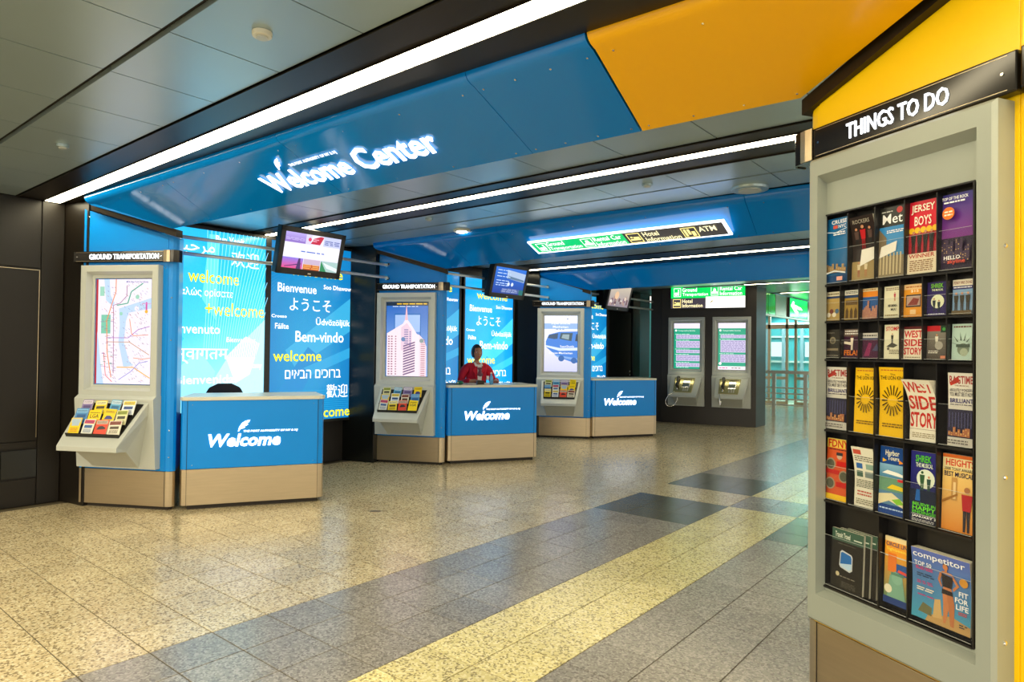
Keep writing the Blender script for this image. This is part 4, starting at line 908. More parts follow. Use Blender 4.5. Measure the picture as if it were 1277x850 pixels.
def brochure(label, u0, u1, z0, z1, fn, thick=.008, lean=4, d=.040, curl=0., name='brochure', cat='brochure', group=None, skew=0.):
    """leaflet standing in a pocket; leans back, optionally with its top curling forward"""
    w_ = u1-u0; h_ = z1-z0; n = 8; la = math.radians(lean)
    def prof(v):  # v 0..1 up the sheet -> (outward, up)
        dd = -math.sin(la)*h_*v*.6 + curl*max(0, v-.35)**2; return dd, h_*v
    loc = Vector((YK[0], YK[1], 0))+Ryk@Vector(((u0+u1)/2, -d, z0))
    def T(p):  # p = (x in 0..w, y in 0..h, n outward)
        v = p[1]/h_; dd, zz = prof(v); return Ryk@Vector((p[0]-w_/2+skew*(1-v), -(dd+p[2]), zz))
    q = MB().use('paper'); q.T = T
    vs = []; fs = []
    for k in range(n+1):
        y = h_*k/n; vs += [(0, y, 0), (w_, y, 0), (w_, y, -thick), (0, y, -thick)]
    for k in range(n): fs += [tuple(4*k+j for j in (0, 1, 5, 4)), tuple(4*k+j for j in (1, 2, 6, 5)), tuple(4*k+j for j in (2, 3, 7, 6)), tuple(4*k+j for j in (3, 0, 4, 7))]
    fs += [(0, 3, 2, 1), (4*n, 4*n+1, 4*n+2, 4*n+3)]
    q.add(vs, fs); o = q.build(name); o.location = loc; tag(o, label, cat, group)
    q = MB().use('print'); q.T = lambda p: T((p[0], p[1], p[2]+.0004)); a = Art(q, w_, h_, dz=.00025)
    rr0, p0 = a.r, a.p
    def rsub(x0, y0, x1, y1, col):  # split tall rectangles so they follow a curl
        if curl == 0: return rr0(x0, y0, x1, y1, col)
        a.n(col); m_ = max(1, int((y1-y0)*10)); z = a.z
        for k in range(m_):
            ya, yb = (y0+(y1-y0)*k/m_)*a.h, (y0+(y1-y0)*(k+1)/m_)*a.h; a.mb.quad((x0*a.w, ya, z), (x1*a.w, ya, z), (x1*a.w, yb, z), (x0*a.w, yb, z))
    a.r = rsub; fn(a); q.build('front_cover', o, recalc=False); return o
G1 = 'leaflets in the top row of the rack'; G2 = 'small leaflets in the second row of the rack'; G3 = 'small leaflets in the third row of the rack'; G4 = 'leaflets in the fourth row of the rack'; G5 = 'leaflets in the fifth row of the rack'; G6 = 'magazines and leaflets in the bottom row of the rack'
def b1(a): a.grad(0, 0, 1, 1, '#0d5f96', '#1877b8'); a.r(0, 0, 1, .12, '#0c4a82'); a.skyline(0, 1, .16, .30, '#a88a60', 10, 2); a.p([(0, .13), (.5, .17), (1, .13), (1, .15), (.5, .19), (0, .15)], '#e8f0f4'); a.t('CRUISE', .30, .98, .90, .96, '#ffffff', .03); a.r(.38, .83, .58, .88, '#d05038'); a.t('NYC', .62, .96, .83, .88, '#ffffff', .03); a.bars(.4, .95, .72, .78, 2, '#ffffff', 2); a.p([(0, .80), (.5, .77), (1, .82), (1, .81), (.5, .76), (0, .79)], '#dceaf4'); a.r(.62, .03, .88, .09, '#e8a898')
def b2(a): a.r(0, 0, 1, 1, '#2a1e1c'); a.figure(.22, .50, .34, '#58423c'); a.figure(.78, .50, .34, '#58423c'); a.figure(.50, .46, .42, '#c01c22', '#8a1418'); a.r(0, 0, 1, .30, '#a08a58'); a.figure(.3, .05, .25, '#d8c8a0', '#9a5a40'); a.figure(.6, .05, .25, '#e0d0a8', '#b07a50'); a.t('ROCKERS', .15, .85, .89, .95, '#b0a898', .02); a.p([(.35, .22), (.42, .48), (1, .50), (1, .32)], '#f2eee2')
def b3(a): a.grad(0, 0, 1, .72, '#5a9ac8', '#2a86c8'); a.r(0, .72, 1, 1, '#20221c'); a.t('Met', .12, .88, .76, .90, '#ffffff', .015); a.c(.76, .94, .11, '#c82a28'); a.bars(.08, .5, .92, .95, 1, '#c8c8c0', 2); a.bars(.3, .95, .62, .67, 2, '#ffffff', 3); a.r(0, 0, 1, .30, '#8a7c60'); a.p([(.0, .45), (0, .70), (.3, .56), (.3, .3), (0, .3)], '#7a6a50'); [a.r(.06+.13*k, .04, .12+.13*k, .34, '#c8b890') for k in range(7)]; a.p([(.05, .28), (.12, .44), (.72, .50), (.68, .36)], '#f4f0e4')
def b4(a): a.grad(0, 0, 1, 1, '#efe2a8', '#e8242c', 3); a.r(0, .62, 1, 1, '#dc1430'); a.r(0, .28, 1, .62, '#b02030'); [a.c(.1+.2*k, .60, .10, '#f0c020', 12) for k in range(5)]; [a.figure(.18+.21*k, .28, .32, '#1a1412', '#1a1412') for k in range(4)]; a.r(0, 0, 1, .28, '#ecdfc0'); a.t('JERSEY', .10, .90, .82, .95, '#f4efdc', .04); a.t('BOYS', .22, .80, .66, .79, '#f4efdc', .04); a.t('WINNER', .06, .94, .215, .27, '#b82018', .04); a.bars(.1, .9, .03, .19, 6, '#8a5a30', 3)
def b5(a): a.grad(0, .3, 1, 1, '#8a2f8c', '#3a3490', 6); a.r(0, 0, 1, .42, '#2a1c38'); a.skyline(0, 1, .10, .42, '#43304c', 12, 5); a.t('TOP OF THE ROCK', .08, .92, .91, .95, '#ffffff', .03); a.bars(.15, .85, .86, .90, 1, '#ffffff', 2); a.c(.30, .74, .20, '#f07818'); a.bars(.17, .43, .70, .78, 2, '#fff0d8', 3); a.t('HELLO', .2, .72, .13, .18, '#ffffff', .03); a.t('skyline', .32, .88, .06, .13, '#e05038', .02)
R1 = [('blue river cruise leaflet with a skyline, top left of the rack', b1, .150, .262, 2.118, 0, 0), ('dark hockey leaflet with red jersey curling forward, top row', b2, .285, .397, 2.098, .07, 0), ('museum leaflet headed Met with blue sky and columns, top row', b3, .407, .520, 2.115, 0, 0), ('red musical leaflet with four black figures, top row', b4, .535, .650, 2.112, 0, 0), ('purple observation deck leaflet with orange circle, top right', b5, .664, .775, 2.112, 0, 0)]
for lb, fn, u0, u1, zt, cu, sk in R1: brochure(lb, u0, u1, 1.842, zt, fn, group=G1, curl=cu, thick=.02 if cu else .008, skew=sk)
def small(top, band, pic, kind=0, word=None, wc='#ffffff', seed=0):
    def f(a):
        a.r(0, 0, 1, 1, pic); a.r(0, .80, 1, 1, top); a.r(0, .68, 1, .80, band); a.bars(.1, .9, .86, .95, 1, '#5a4a30', seed)
        if kind == 1: [a.figure(.2+.3*k, .12, .45, ['#3a3a48', '#7a6a50', '#40506a'][k], '#20202a') for k in range(3)]
        elif kind == 2: a.skyline(0, 1, .05, .6, '#8a6a5a', 8, seed)
        elif kind == 3: a.c(.5, .35, .28, '#f0ecc0'); a.figure(.42, .1, .35, '#3a3a50', '#3a3a50'); a.figure(.62, .1, .3, '#3a3a50', '#3a3a50')
        elif kind == 4: a.r(.18, .22, .86, .62, '#3a3438'); a.p([(.2, .25), (.3, .5), (.8, .55), (.75, .3)], '#c06a48')
        elif kind == 5: a.figure(.6, .42, .34, '#b04050', '#c98d66'); 
        elif kind == 6: [a.c(.2+.2*k, .2+.12*(k % 2), .12, ['#d8c4a0', '#b89868', '#e8e0cc', '#a88050'][k]) for k in range(4)]
        if word: 
            ws = word.split('|'); n_ = len(ws)
            for k, s_ in enumerate(ws): a.t(s_, .12, .88, .80+.18*(n_-1-k)/n_ if len(ws) < 2 else .78+.10*(n_-1-k), .80+.18*(n_-k)/n_-.02 if len(ws) < 2 else .86+.10*(n_-1-k), wc, .04)
    return f
def cafe(a): a.r(0, 0, 1, 1, '#b89a58'); a.r(0, .85, 1, 1, '#e4dcc0'); a.r(0, .77, 1, .84, '#26406e'); [a.c(.2+.2*k, .2+.12*(k % 2), .14, ['#e8e0cc', '#7a3a30', '#e8e0cc', '#4a6a8a'][k]) for k in range(4)]; a.bars(.1, .9, .88, .96, 1, '#7a6a40', 2)
def arch(a): a.r(0, 0, 1, 1, '#a8883a'); a.r(0, .84, 1, 1, '#e8e4d4'); a.r(0, .74, 1, .83, '#1e3a66'); [a.p([(.1+.3*k, .05), (.1+.3*k, .3), (.2+.3*k, .42), (.3+.3*k, .3), (.3+.3*k, .05)], '#5a4220') for k in range(3)]; a.r(.1, .5, .9, .66, '#6a5028'); a.bars(.1, .9, .87, .97, 2, '#4a4a50', 2)
def city(a): a.r(0, 0, 1, 1, '#2a5a9a'); a.r(0, .72, 1, 1, '#e88a20'); a.r(0, .9, 1, 1, '#e8d8a8'); a.skyline(0, 1, 0, .62, '#b07a68', 9, 4); a.bars(.1, .9, .92, .98, 1, '#a06020', 2)
def mam(a): a.r(0, 0, 1, 1, '#e4dfc0'); a.bars(.1, .9, .86, .96, 2, '#8a6a50', 2); a.figure(.66, .52, .30, '#c04a58', '#c98d66'); a.t('MAMMA', .28, .84, .34, .43, '#4a4a44', .03); a.t('MIA!', .45, .78, .22, .31, '#4a4a44', .03); a.bars(.1, .9, .05, .12, 1, '#9a8a60', 3)
def orng(a): a.r(0, 0, 1, 1, '#e89a28'); a.r(0, .84, 1, 1, '#f0c890'); a.bars(.1, .9, .88, .95, 1, '#c06a10', 2); a.t('$15', .35, .75, .74, .83, '#fff0d0', .04); a.r(.12, .30, .88, .68, '#2a2a30'); a.r(.16, .34, .84, .64, '#b89a8a'); a.p([(.2, .36), (.5, .58), (.8, .54), (.7, .36)], '#8a3a30'); a.r(.35, .08, .65, .22, '#f0c890')
def moonp(a): a.r(0, 0, 1, 1, '#2a1c5e'); a.c(.52, .42, .32, '#e8ecc8'); a.figure(.36, .12, .42, '#1c2838', '#1c2838'); a.figure(.6, .10, .38, '#20303c', '#20303c'); a.t('SHREK', .2, .8, .82, .95, '#7ac828', .05); a.t('THE MUSICAL', .25, .8, .73, .79, '#e8f0c8', .04); a.bars(.1, .9, .02, .08, 1, '#c8c8e0', 3)
def fire(a): a.r(0, 0, 1, 1, '#7ea0c4'); a.r(0, .82, 1, 1, '#e8e0cc'); a.r(0, .72, 1, .82, '#2c2a6a'); a.bars(.05, .95, .75, .80, 1, '#ffffff', 2); a.t('FDNY FIRE ZONE', .06, .96, .87, .95, '#8a3a28', .03); [a.figure(.2+.3*k, .10, .56, '#3a3428', '#3a3428', '#c98d66') for k in range(3)]; a.r(0, 0, 1, .12, '#6a5a40')
R2 = [('cream leaflet with blue band and dining scene, second row far left', cafe, .152, .224), ('tan leaflet of golden arches under navy band, second row', arch, .246, .317), ('orange topped leaflet with street view, second row', city, .335, .412), ('cream leaflet with small woman figure, centre of second row', mam, .433, .503), ('orange leaflet with framed dark picture, second row', orng, .518, .597), ('purple leaflet with pale moon and silhouettes, second row', moonp, .611, .688), ('firefighters leaflet with navy band, second row far right', fire, .706, .776)]
for lb, fn, u0, u1 in R2: brochure(lb, u0, u1, 1.684, 1.806, fn, group=G2)
def dark1(a): a.r(0, 0, 1, 1, '#2e2a24'); a.c(.5, .62, .20, '#8a8068'); a.c(.5, .60, .13, '#5a5244'); a.t('Vampire', .12, .6, .84, .92, '#8a8478', .01); a.r(.1, .26, .9, .34, '#8a7c64'); a.bars(.1, .9, .05, .12, 1, '#7a7468', 2)
def fela(a): a.r(0, 0, 1, 1, '#3a1830'); a.r(0, .75, 1, 1, '#6a5a50'); a.bars(.08, .92, .80, .97, 2, '#e8e4dc', 3); a.figure(.55, .28, .52, '#e8dcc8', '#e8dcc8', '#7a3a28'); a.p([(.05, .5), (.5, .45), (.5, .55), (.05, .58)], '#e8dcc8'); a.t('FELA!', .08, .92, .10, .28, '#e07820', .06)
def mag3(a): a.r(0, 0, 1, 1, '#4a1c3c'); a.r(0, .80, 1, 1, '#c8c4bc'); a.r(0, .74, 1, .80, '#26305a'); a.p([(.2, .1), (.45, .62), (.62, .6), (.5, .1)], '#8a2a5a'); a.p([(.65, .3), (.9, .6), (1, .3)], '#4a4a6a'); a.bars(.1, .9, .85, .95, 1, '#4a4a44', 3)
def stomp(a): a.r(0, 0, 1, 1, '#e6e2c4'); a.t('STOMP', .1, .88, .82, .94, '#d0141c', .06); a.figure(.5, .42, .34, '#3a3a30', '#3a3a30'); a.p([(.15, .36), (.5, .48), (.85, .40), (.6, .33)], '#4a4a40'); a.c(.28, .30, .08, '#6a6458'); a.bars(.35, .95, .14, .28, 3, '#7a705a', 3)
def wss(a): a.r(0, 0, 1, 1, '#e8e0c8'); a.r(0, .92, 1, 1, '#5a1418'); a.t('WEST', .02, .96, .66, .88, '#cc1420', .07); a.t('SIDE', .02, .96, .40, .62, '#cc1420', .07); a.t('STORY', .02, .96, .14, .36, '#cc1420', .07); a.bars(.1, .9, .04, .09, 1, '#8a7a50', 3)
def trap(a): a.grad(0, 0, 1, 1, '#4a423c', '#8a8478'); a.r(0, .84, .66, 1, '#c01a24'); a.r(.68, .80, 1, 1, '#1c3a24'); a.c(.84, .9, .08, '#4aa048'); a.figure(.5, .35, .42, '#d8d4c4', '#bab4a4'); a.c(.62, .42, .2, '#a8a498'); a.bars(.1, .6, .18, .28, 2, '#e8e4d8', 3); a.r(.72, .04, .96, .12, '#d88a68')
def lib(a): a.r(0, 0, 1, 1, '#b8d2c6'); a.bars(.08, .95, .88, .96, 1, '#6a2a28', 3); a.c(.58, .30, .30, '#7a8a76'); a.c(.62, .22, .20, '#a8b49c'); [a.p([(.5+.3*math.cos(t)-.02, .42+.12*math.sin(t)), (.5+.62*math.cos(t), .42+.36*math.sin(t)), (.5+.3*math.cos(t)+.04, .42+.12*math.sin(t))], '#4a5a4c') for t in (.2, .7, 1.2, 1.7, 2.3, 2.9)]; a.r(.24, .36, .92, .44, '#4a5a4c')
R3 = [('dark leaflet with a faint pale face, third row far left', dark1, .148, .224, 1.646), ('leaflet with white suited singer and orange title, third row', fela, .242, .319, 1.646), ('loose magenta booklets, shortest in the third row', mag3, .326, .411, 1.628), ('cream leaflet with red title and crouching dancer, third row', stomp, .434, .504, 1.658), ('red and cream large-lettered leaflet, small size, third row', wss, .518, .596, 1.648), ('grey circus acrobat leaflet with red corner, third row', trap, .611, .686, 1.648), ('pale green crowned statue leaflet, third row far right', lib, .704, .774, 1.652)]
for lb, fn, u0, u1, zt in R3: brochure(lb, u0, u1, 1.526, zt, fn, group=G3, thick=.008)
def rag(a): a.r(0, 0, 1, 1, '#dcd8cc'); a.p([(.05, .86), (.40, .96), (.44, .88), (.1, .82)], '#c03a28'); a.t('RAGTIME', .06, .96, .85, .96, '#a03a38', .06); a.t('THE MUSICAL', .25, .8, .815, .835, '#8a5a40', .03); a.t('ABSOLUTELY WONDERFUL', .06, .97, .745, .785, '#3a3440', .03); a.t('YOU MUST SEE IT NOW', .06, .97, .68, .735, '#3a3440', .03); a.t('BRILLIANT', .08, .96, .59, .65, '#26206a', .05); a.bars(.08, .94, .55, .58, 1, '#5a5060', 2); a.r(0, .12, 1, .50, '#2e2c44'); [a.r(.05+.12*k, .25, .09+.12*k, .46, '#4a4a70') for k in range(8)]; a.skyline(.05, .95, .14, .26, '#a86a48', 9, 3); a.bars(.1, .9, .03, .10, 2, '#6a6460', 2)
def lion(a):
    a.r(0, 0, 1, 1, '#f2c012'); a.bars(.08, .92, .945, .97, 1, '#c04a28', 3); a.t('The', .42, .62, .885, .91, '#3a2a08', .03); a.t('THE LION KING', .05, .98, .82, .875, '#2a2008', .03)
    for k in range(18):
        t = k*2*PI/18; r0, r1 = .19, .40; cx, cy = .5, .52; q_ = a.w/a.h
        a.p([(cx+r0*math.cos(t-.07), cy+r0*math.sin(t-.07)*q_), (cx+r1*math.cos(t-.03), cy+r1*math.sin(t-.03)*q_*1.3), (cx+r1*math.cos(t+.06), cy+r1*math.sin(t+.06)*q_*1.3), (cx+r0*math.cos(t+.09), cy+r0*math.sin(t+.09)*q_)], '#2a2008')
    a.bars(.15, .9, .13, .20, 2, '#7a5a10', 3)
def wss2(a): a.r(0, 0, 1, 1, '#ece6d2'); a.t('WEST', .02, .98, .79, .97, '#cc2418', .07); a.t('SIDE', .02, .98, .51, .74, '#cc2418', .07); a.t('STORY', .02, .98, .22, .47, '#cc2418', .07); a.r(0, .19, 1, .195, '#6a3a28'); a.bars(.1, .9, .05, .14, 3, '#a89a78', 3)
for lb, fn, u0, u1, zt, cu, th, sk in [('cream leaflet with red and blue title, far left of fourth row', rag, .153, .265, 1.488, .02, .014, 0), ('yellow show leaflet with black rays, left of the pair in the fourth row', lion, .296, .402, 1.488, 0, .006, 0), ('yellow show leaflet with black rays, right of the pair in the fourth row', lion, .414, .528, 1.494, .03, .01, 0), ('thick fanned stack of red lettered leaflets, fourth row', wss2, .545, .655, 1.452, .13, .034, 0), ('cream leaflet with red and blue title, far right of fourth row', rag, .690, .782, 1.482, .02, .01, 0)]:
    brochure(lb, u0, u1, 1.228, zt, fn, group=G4, curl=cu, thick=th, skew=-sk)
def fd(a): a.r(0, 0, 1, 1, '#d8582a'); a.r(0, .85, 1, 1, '#e8c84a'); a.t('FDNY', .06, .97, .86, .985, '#c81418', .06); a.bars(.1, .9, .81, .84, 1, '#4a2a20', 2); a.c(.58, .72, .12, '#c8a890'); a.r(.44, .73, .72, .78, '#3a3438'); [a.c(x, y, .22, '#a89478') for x, y in ((.2, .58), (.80, .40), (.2, .26))]; [a.c(x, y, .17, '#5a5a48') for x, y in ((.2, .58), (.80, .40), (.2, .26))]; a.r(.48, .56, 1, .64, '#c81c18'); a.r(0, .42, .6, .49, '#c81c18'); a.r(.48, .22, 1, .30, '#c81c18'); a.r(0, 0, 1, .09, '#f0c020')
def flyer(a): a.r(0, 0, 1, 1, '#e4e0cc'); a.r(.06, .88, .42, .96, '#c84a38'); a.bars(.08, .9, .76, .86, 3, '#5a5648', 2); a.r(.12, .64, .40, .73, '#2a62a8'); a.r(.56, .64, .9, .73, '#8aa89a'); a.r(.12, .50, .40, .60, '#4a6a5a'); a.r(.5, .50, .9, .60, '#7a8a88'); a.bars(.1, .9, .32, .46, 5, '#6a6a58', 3); a.bars(.15, .8, .18, .28, 2, '#c05a48', 4); a.bars(.1, .9, .04, .14, 3, '#8a8468', 5)
def harb(a): a.r(0, 0, 1, 1, '#12448c'); a.t('Harbor', .20, .72, .87, .95, '#f2eccc', .05); a.t('Tours', .28, .72, .80, .865, '#f2eccc', .05); a.p([(.1, .76), (.26, .79), (.1, .82)], '#f0b828'); a.p([(.72, .76), (.9, .78), (.72, .82)], '#f0902a'); a.grad(0, .54, 1, .74, '#4a86a8', '#86b4d0', 3); a.p([(.1, .60), (.9, .57), (.95, .60), (.7, .63), (.3, .65)], '#f0f0e8'); a.r(0, .34, 1, .54, '#6a9a7a'); a.p([(.3, .38), (1, .37), (1, .42), (.5, .45)], '#f0d020'); a.r(0, .14, 1, .34, '#5a86a8'); a.p([(0, .12), (.4, .2), (1, .12), (1, .2), (.5, .32), (0, .28)], '#e8dcb0'); a.p([(.5, .22), (.8, .26), (.95, .18), (.7, .16)], '#8ac83a'); a.r(.7, .50, .98, .545, '#d8242c'); a.r(0, 0, 1, .12, '#0f3f8a'); a.bars(.05, .95, .06, .10, 1, '#b8d0ec', 3)
def musb(a): a.grad(0, 0, 1, 1, '#0a1430', '#2a2a86'); a.c(.54, .62, .32, '#dfe8d2'); a.figure(.42, .42, .32, '#2f5a38', '#2f5a38', '#2f5a38'); a.figure(.66, .42, .26, '#2f4f44', '#2f4f44'); a.r(0, .28, 1, .46, '#0c1c38'); a.p([(.2, .30), (.24, .46), (.36, .46), (.38, .30)], '#1660b0'); a.t('SHREK', .18, .74, .85, .95, '#5ac828', .06); a.t('THE MUSICAL', .2, .8, .78, .84, '#e4f0d8', .05); a.t('BELIEVE IN', .12, .94, .235, .275, '#6ae02a', .05); a.t('HAPPY', .12, .94, .17, .23, '#6ae02a', .06); a.t('ENDINGS!', .12, .94, .12, .165, '#5ad028', .05); a.r(.1, .108, .95, .112, '#ffffff'); a.t('JANUARY 3', .12, .96, .06, .10, '#ffffff', .05); a.bars(.12, .9, .01, .05, 2, '#c8c8c8', 3)
def hts(a): a.grad(0, 0, 1, .8, '#d8842a', '#ecc878', 5); a.r(0, .80, 1, 1, '#ecd8a0'); a.r(0, .955, 1, 1, '#d86a28'); a.t('HEIGHTS', .10, 1.0, .85, .94, '#d83a20', .06); a.t('2008 TONY AWARD', .06, .98, .79, .83, '#4a3a28', .03); a.t('BEST MUSICAL', .06, .98, .71, .775, '#2a2848', .04); a.r(.30, .40, .48, .70, '#c09050'); a.r(.36, .42, .44, .64, '#e8c890'); a.p([(0, .38), (.5, .50), (.5, .47), (0, .34)], '#a06a28'); a.figure(.80, .02, .60, '#b8242c', '#2e2a34', '#a8704a')
for lb, fn, u0, u1, zt, cu, th, sk in [('orange leaflet with round photographs and red heading, fifth row far left', fd, .155, .268, 1.186, 0, .008, 0), ('cream flyer bent out of its pocket, fifth row', flyer, .300, .402, 1.170, .07, .012, 0), ('blue boat tour leaflet, middle of the fifth row', harb, .414, .528, 1.188, 0, .008, 0), ('dark blue leaflet with moon and green lettering, fifth row', musb, .545, .655, 1.188, 0, .008, 0), ('orange leaflet with man in red shirt, fifth row far right', hts, .668, .780, 1.196, 0, .014, 0)]:
    brochure(lb, u0, u1, .932, zt, fn, group=G5, curl=cu, thick=th, skew=-sk)
def plane_w(a): a.r(0, 0, 1, 1, '#1c1814'); a.r(0, .80, 1, 1, '#3c5a4a'); a.t('Transit Travel', .10, .58, .86, .95, '#e8ecdc', .03); a.r(.7, .87, .95, .89, '#c8d0c0'); a.bars(.2, .75, .75, .77, 1, '#6a665c', 2); a.p([(.26, .40), (.28, .62), (.34, .66), (.64, .62), (.68, .58), (.68, .36), (.60, .32), (.30, .36)], '#c8ccd0'); a.p([(.29, .42), (.31, .61), (.36, .63), (.62, .60), (.65, .56), (.65, .38), (.58, .35), (.33, .38)], '#1f6ab4'); a.p([(.29, .42), (.65, .47), (.65, .38), (.58, .35), (.33, .38)], '#b8d4ea'); a.c(.22, .24, .06, '#c8bc94'); a.bars(.3, .8, .20, .23, 1, '#8a8478', 3); a.bars(.35, .8, .04, .14, 4, '#5a564c', 3)
for k in range(4):
    brochure(['front booklet with aircraft window on black cover, bottom left pocket', 'second dark booklet in the bottom left pocket', 'third dark booklet in the bottom left pocket', 'rear dark booklet in the bottom left pocket'][k], .190+.028*k, .345+.022*k, .574, .815+.003*k, plane_w, thick=.009, group=G6, d=.046-.011*k, name='booklet', cat='booklet')
def circ(a): a.grad(0, 0, 1, .7, '#3a8a6a', '#e8a030', 4); a.r(0, .72, 1, 1, '#f0a030'); a.r(0, .93, 1, 1, '#f0d8a0'); a.t('CIRCLE LINE', .05, .99, .86, .92, '#1c2a6a', .05); a.t('Sightseeing', .08, .95, .785, .84, '#f8e050', .04); a.r(.15, .48, .5, .76, '#e87a28'); a.r(.5, .46, 1, .62, '#2a5aa0'); a.p([(.55, .50), (.95, .48), (.95, .52), (.6, .54)], '#e05040'); a.p([(.15, .10), (.25, .42), (.45, .50), (.75, .46), (.9, .10)], '#7aa890'); a.c(.55, .40, .22, '#86b49c'); a.r(.30, .44, .82, .48, '#5a8a74'); a.c(.2, .22, .16, '#e8e0c0'); a.r(0, 0, 1, .10, '#1c3a78')
brochure('harbour cruise leaflet with green statue, bottom row middle pocket', .437, .540, .594, .845, circ, group=G6)
def comp(a):
    a.grad(0, 0, 1, 1, '#3f98b4', '#5868b4', 6); a.p([(.25, 0), (.30, .10), (.7, .18), (1, .12), (1, 0)], '#b8925a'); a.p([(.38, .08), (.40, .34), (.50, .36), (.54, .10)], '#c8a46a'); a.p([(.12, .1), (.2, .24), (.36, .2), (.36, .08)], '#6a6a48')
    # swimmer
    sk = '#c27a4c'; a.p([(.56, .06), (.60, .06), (.66, .34), (.62, .50), (.53, .50), (.55, .32)], sk); a.p([(.68, .05), (.74, .04), (.74, .34), (.70, .50), (.60, .50), (.64, .30)], '#b56e44')
    a.p([(.52, .47), (.71, .47), (.68, .56), (.55, .56)], sk); a.p([(.52, .46), (.71, .46), (.70, .52), (.53, .53)], '#241c20'); a.p([(.54, .56), (.69, .56), (.72, .72), (.52, .74)], '#241c20'); a.p([(.50, .72), (.54, .78), (.70, .77), (.74, .71), (.70, .74), (.54, .75)], sk)
    a.p([(.50, .76), (.46, .64), (.52, .54), (.53, .57), (.50, .64), (.53, .72)], sk); a.p([(.72, .75), (.82, .63), (.72, .53), (.71, .57), (.77, .63), (.71, .70)], sk); a.c(.60, .84, .045, sk, 12); a.c(.60, .865, .04, '#4a2c18', 12); a.r(.585, .77, .625, .82, sk)
    a.t('competitor', .04, .93, .855, .965, '#f0f2f4', .03); a.c(.60, .845, .043, sk, 12); a.t('TOP 50', .06, .36, .76, .82, '#f0f0f0', .03); a.bars(.08, .38, .70, .75, 2, '#d02a68', 2); a.bars(.1, .40, .60, .66, 2, '#2a3a58', 3); a.bars(.1, .40, .50, .55, 2, '#b83a78', 4); a.bars(.1, .40, .40, .46, 2, '#e8e0c8', 5); a.bars(.12, .40, .33, .36, 1, '#b83a78', 6)
    a.c(.90, .70, .07, '#d09030', 16); a.t('FIT', .82, .97, .50, .57, '#f4f4f4', .05); a.t('FOR', .76, .97, .41, .48, '#f4f4f4', .05); a.t('LIFE', .78, .98, .32, .39, '#f4f4f4', .05); a.bars(.82, .97, .25, .30, 2, '#c03a38', 6); a.bars(.84, .97, .08, .14, 2, '#2a3a4a', 7)
brochure('thick stack of sports magazines with swimmer on cover, bottom right pocket', .562, .778, .590, .840, comp, thick=.036, curl=.04, group=G6, name='magazine_stack', cat='magazine', d=.049, lean=5)

# ------------------------------------------------------------------ office chair behind the first counter
t = thing('office_chair', 'dark office chair with rounded back behind the nearest counter', 'chair', (-6.95, 3.62, 0), math.radians(70))
q = MB().use('cloth'); pts = []
n = 10
prof = [(-.20, .62), (-.225, .80), (-.22, .98), (-.16, 1.09), (-.07, 1.135), (.07, 1.135), (.16, 1.09), (.22, .98), (.225, .80), (.20, .62)]
q.prism([(x, z) for x, z in prof], .22, .27, 'y'); q.build('backrest', t, bevel=.015)
q = MB().use('cloth'); q.prism([(.24*math.cos(2*PI*k/14), .24*math.sin(2*PI*k/14)) for k in range(14)], .44, .52); q.build('seat', t, bevel=.02)
q = MB().use('black'); q.tube([(0, 0, .10), (0, 0, .44)], .028, 10); q.build('pole', t)
q = MB().use('black'); q.tube([(0, .12, .46), (0, .28, .50), (0, .29, .80)], .02, 8); q.build('back_support', t)
for k in range(5):
    an = 2*PI*k/5; q = MB().use('black'); q.tube([(0, 0, .11), (.27*math.cos(an), .27*math.sin(an), .07)], [.025, .018], 8); lg = q.build('leg', t)
    q = MB().use('rubber'); q.ball((.27*math.cos(an), .27*math.sin(an), .03), .03, .03, .03, 10, 6); q.build('caster', lg)

# ------------------------------------------------------------------ person behind the second counter
def skin_mesh(name, mt, joints, edges, parent, root=0, sub=2):
    me = bpy.data.meshes.new(name); me.from_pydata([j[0] for j in joints], edges, []); o = bpy.data.objects.new(name, me); COL.objects.link(o)
    o.parent = parent; me.materials.append(M[mt]); md = o.modifiers.new('skin', 'SKIN'); md.use_smooth_shade = True
    for i, j in enumerate(joints): r = j[1]; me.skin_vertices[0].data[i].radius = r if isinstance(r, tuple) else (r, r); me.skin_vertices[0].data[i].use_root = (i == root)
    s_ = o.modifiers.new('sub', 'SUBSURF'); s_.levels = s_.render_levels = sub
    return o
P0 = Vector((-6.72, 7.38, 0)); pa = math.radians(62)
pt_ = thing('person', 'person in red blazer and patterned scarf standing behind the second counter, forearms on it', 'person', tuple(P0), pa)
# local frame: faces -Y; forearms on the worktop
J = [((0, .02, .86), (.17, .13)), ((0, .03, 1.02), (.155, .115)), ((0, .02, 1.18), (.17, .115)), ((0, .02, 1.28), (.14, .09)), ((0, .02, 1.345), (.055, .055)), ((0, .005, 1.41), (.05, .05)),
     ((-.12, .02, 1.29), .075), ((-.195, .02, 1.26), .068), ((-.255, .0, 1.03), .050), ((-.19, -.17, .985), .040), ((-.10, -.26, 1.10), .028),
     ((.12, .02, 1.29), .075), ((.195, .02, 1.26), .068), ((.27, .0, 1.04), .050), ((.25, -.18, 1.09), .040), ((.20, -.26, 1.10), .028),
     ((-.10, .03, .78), .085), ((-.11, .02, .62), .078), ((-.11, .02, .44), .055), ((-.11, .04, .12), .042),
     ((.10, .03, .78), .085), ((.11, .02, .62), .078), ((.11, .02, .44), .055), ((.11, .04, .12), .042)]
J[9] = ((-.20, -.18, 1.08), .040)
E_ = [(0, 1), (1, 2), (2, 3), (3, 4), (4, 5), (3, 6), (6, 7), (7, 8), (8, 9), (9, 10), (3, 11), (11, 12), (12, 13), (13, 14), (14, 15), (0, 16), (16, 17), (17, 18), (18, 19), (0, 20), (20, 21), (21, 22), (22, 23)]
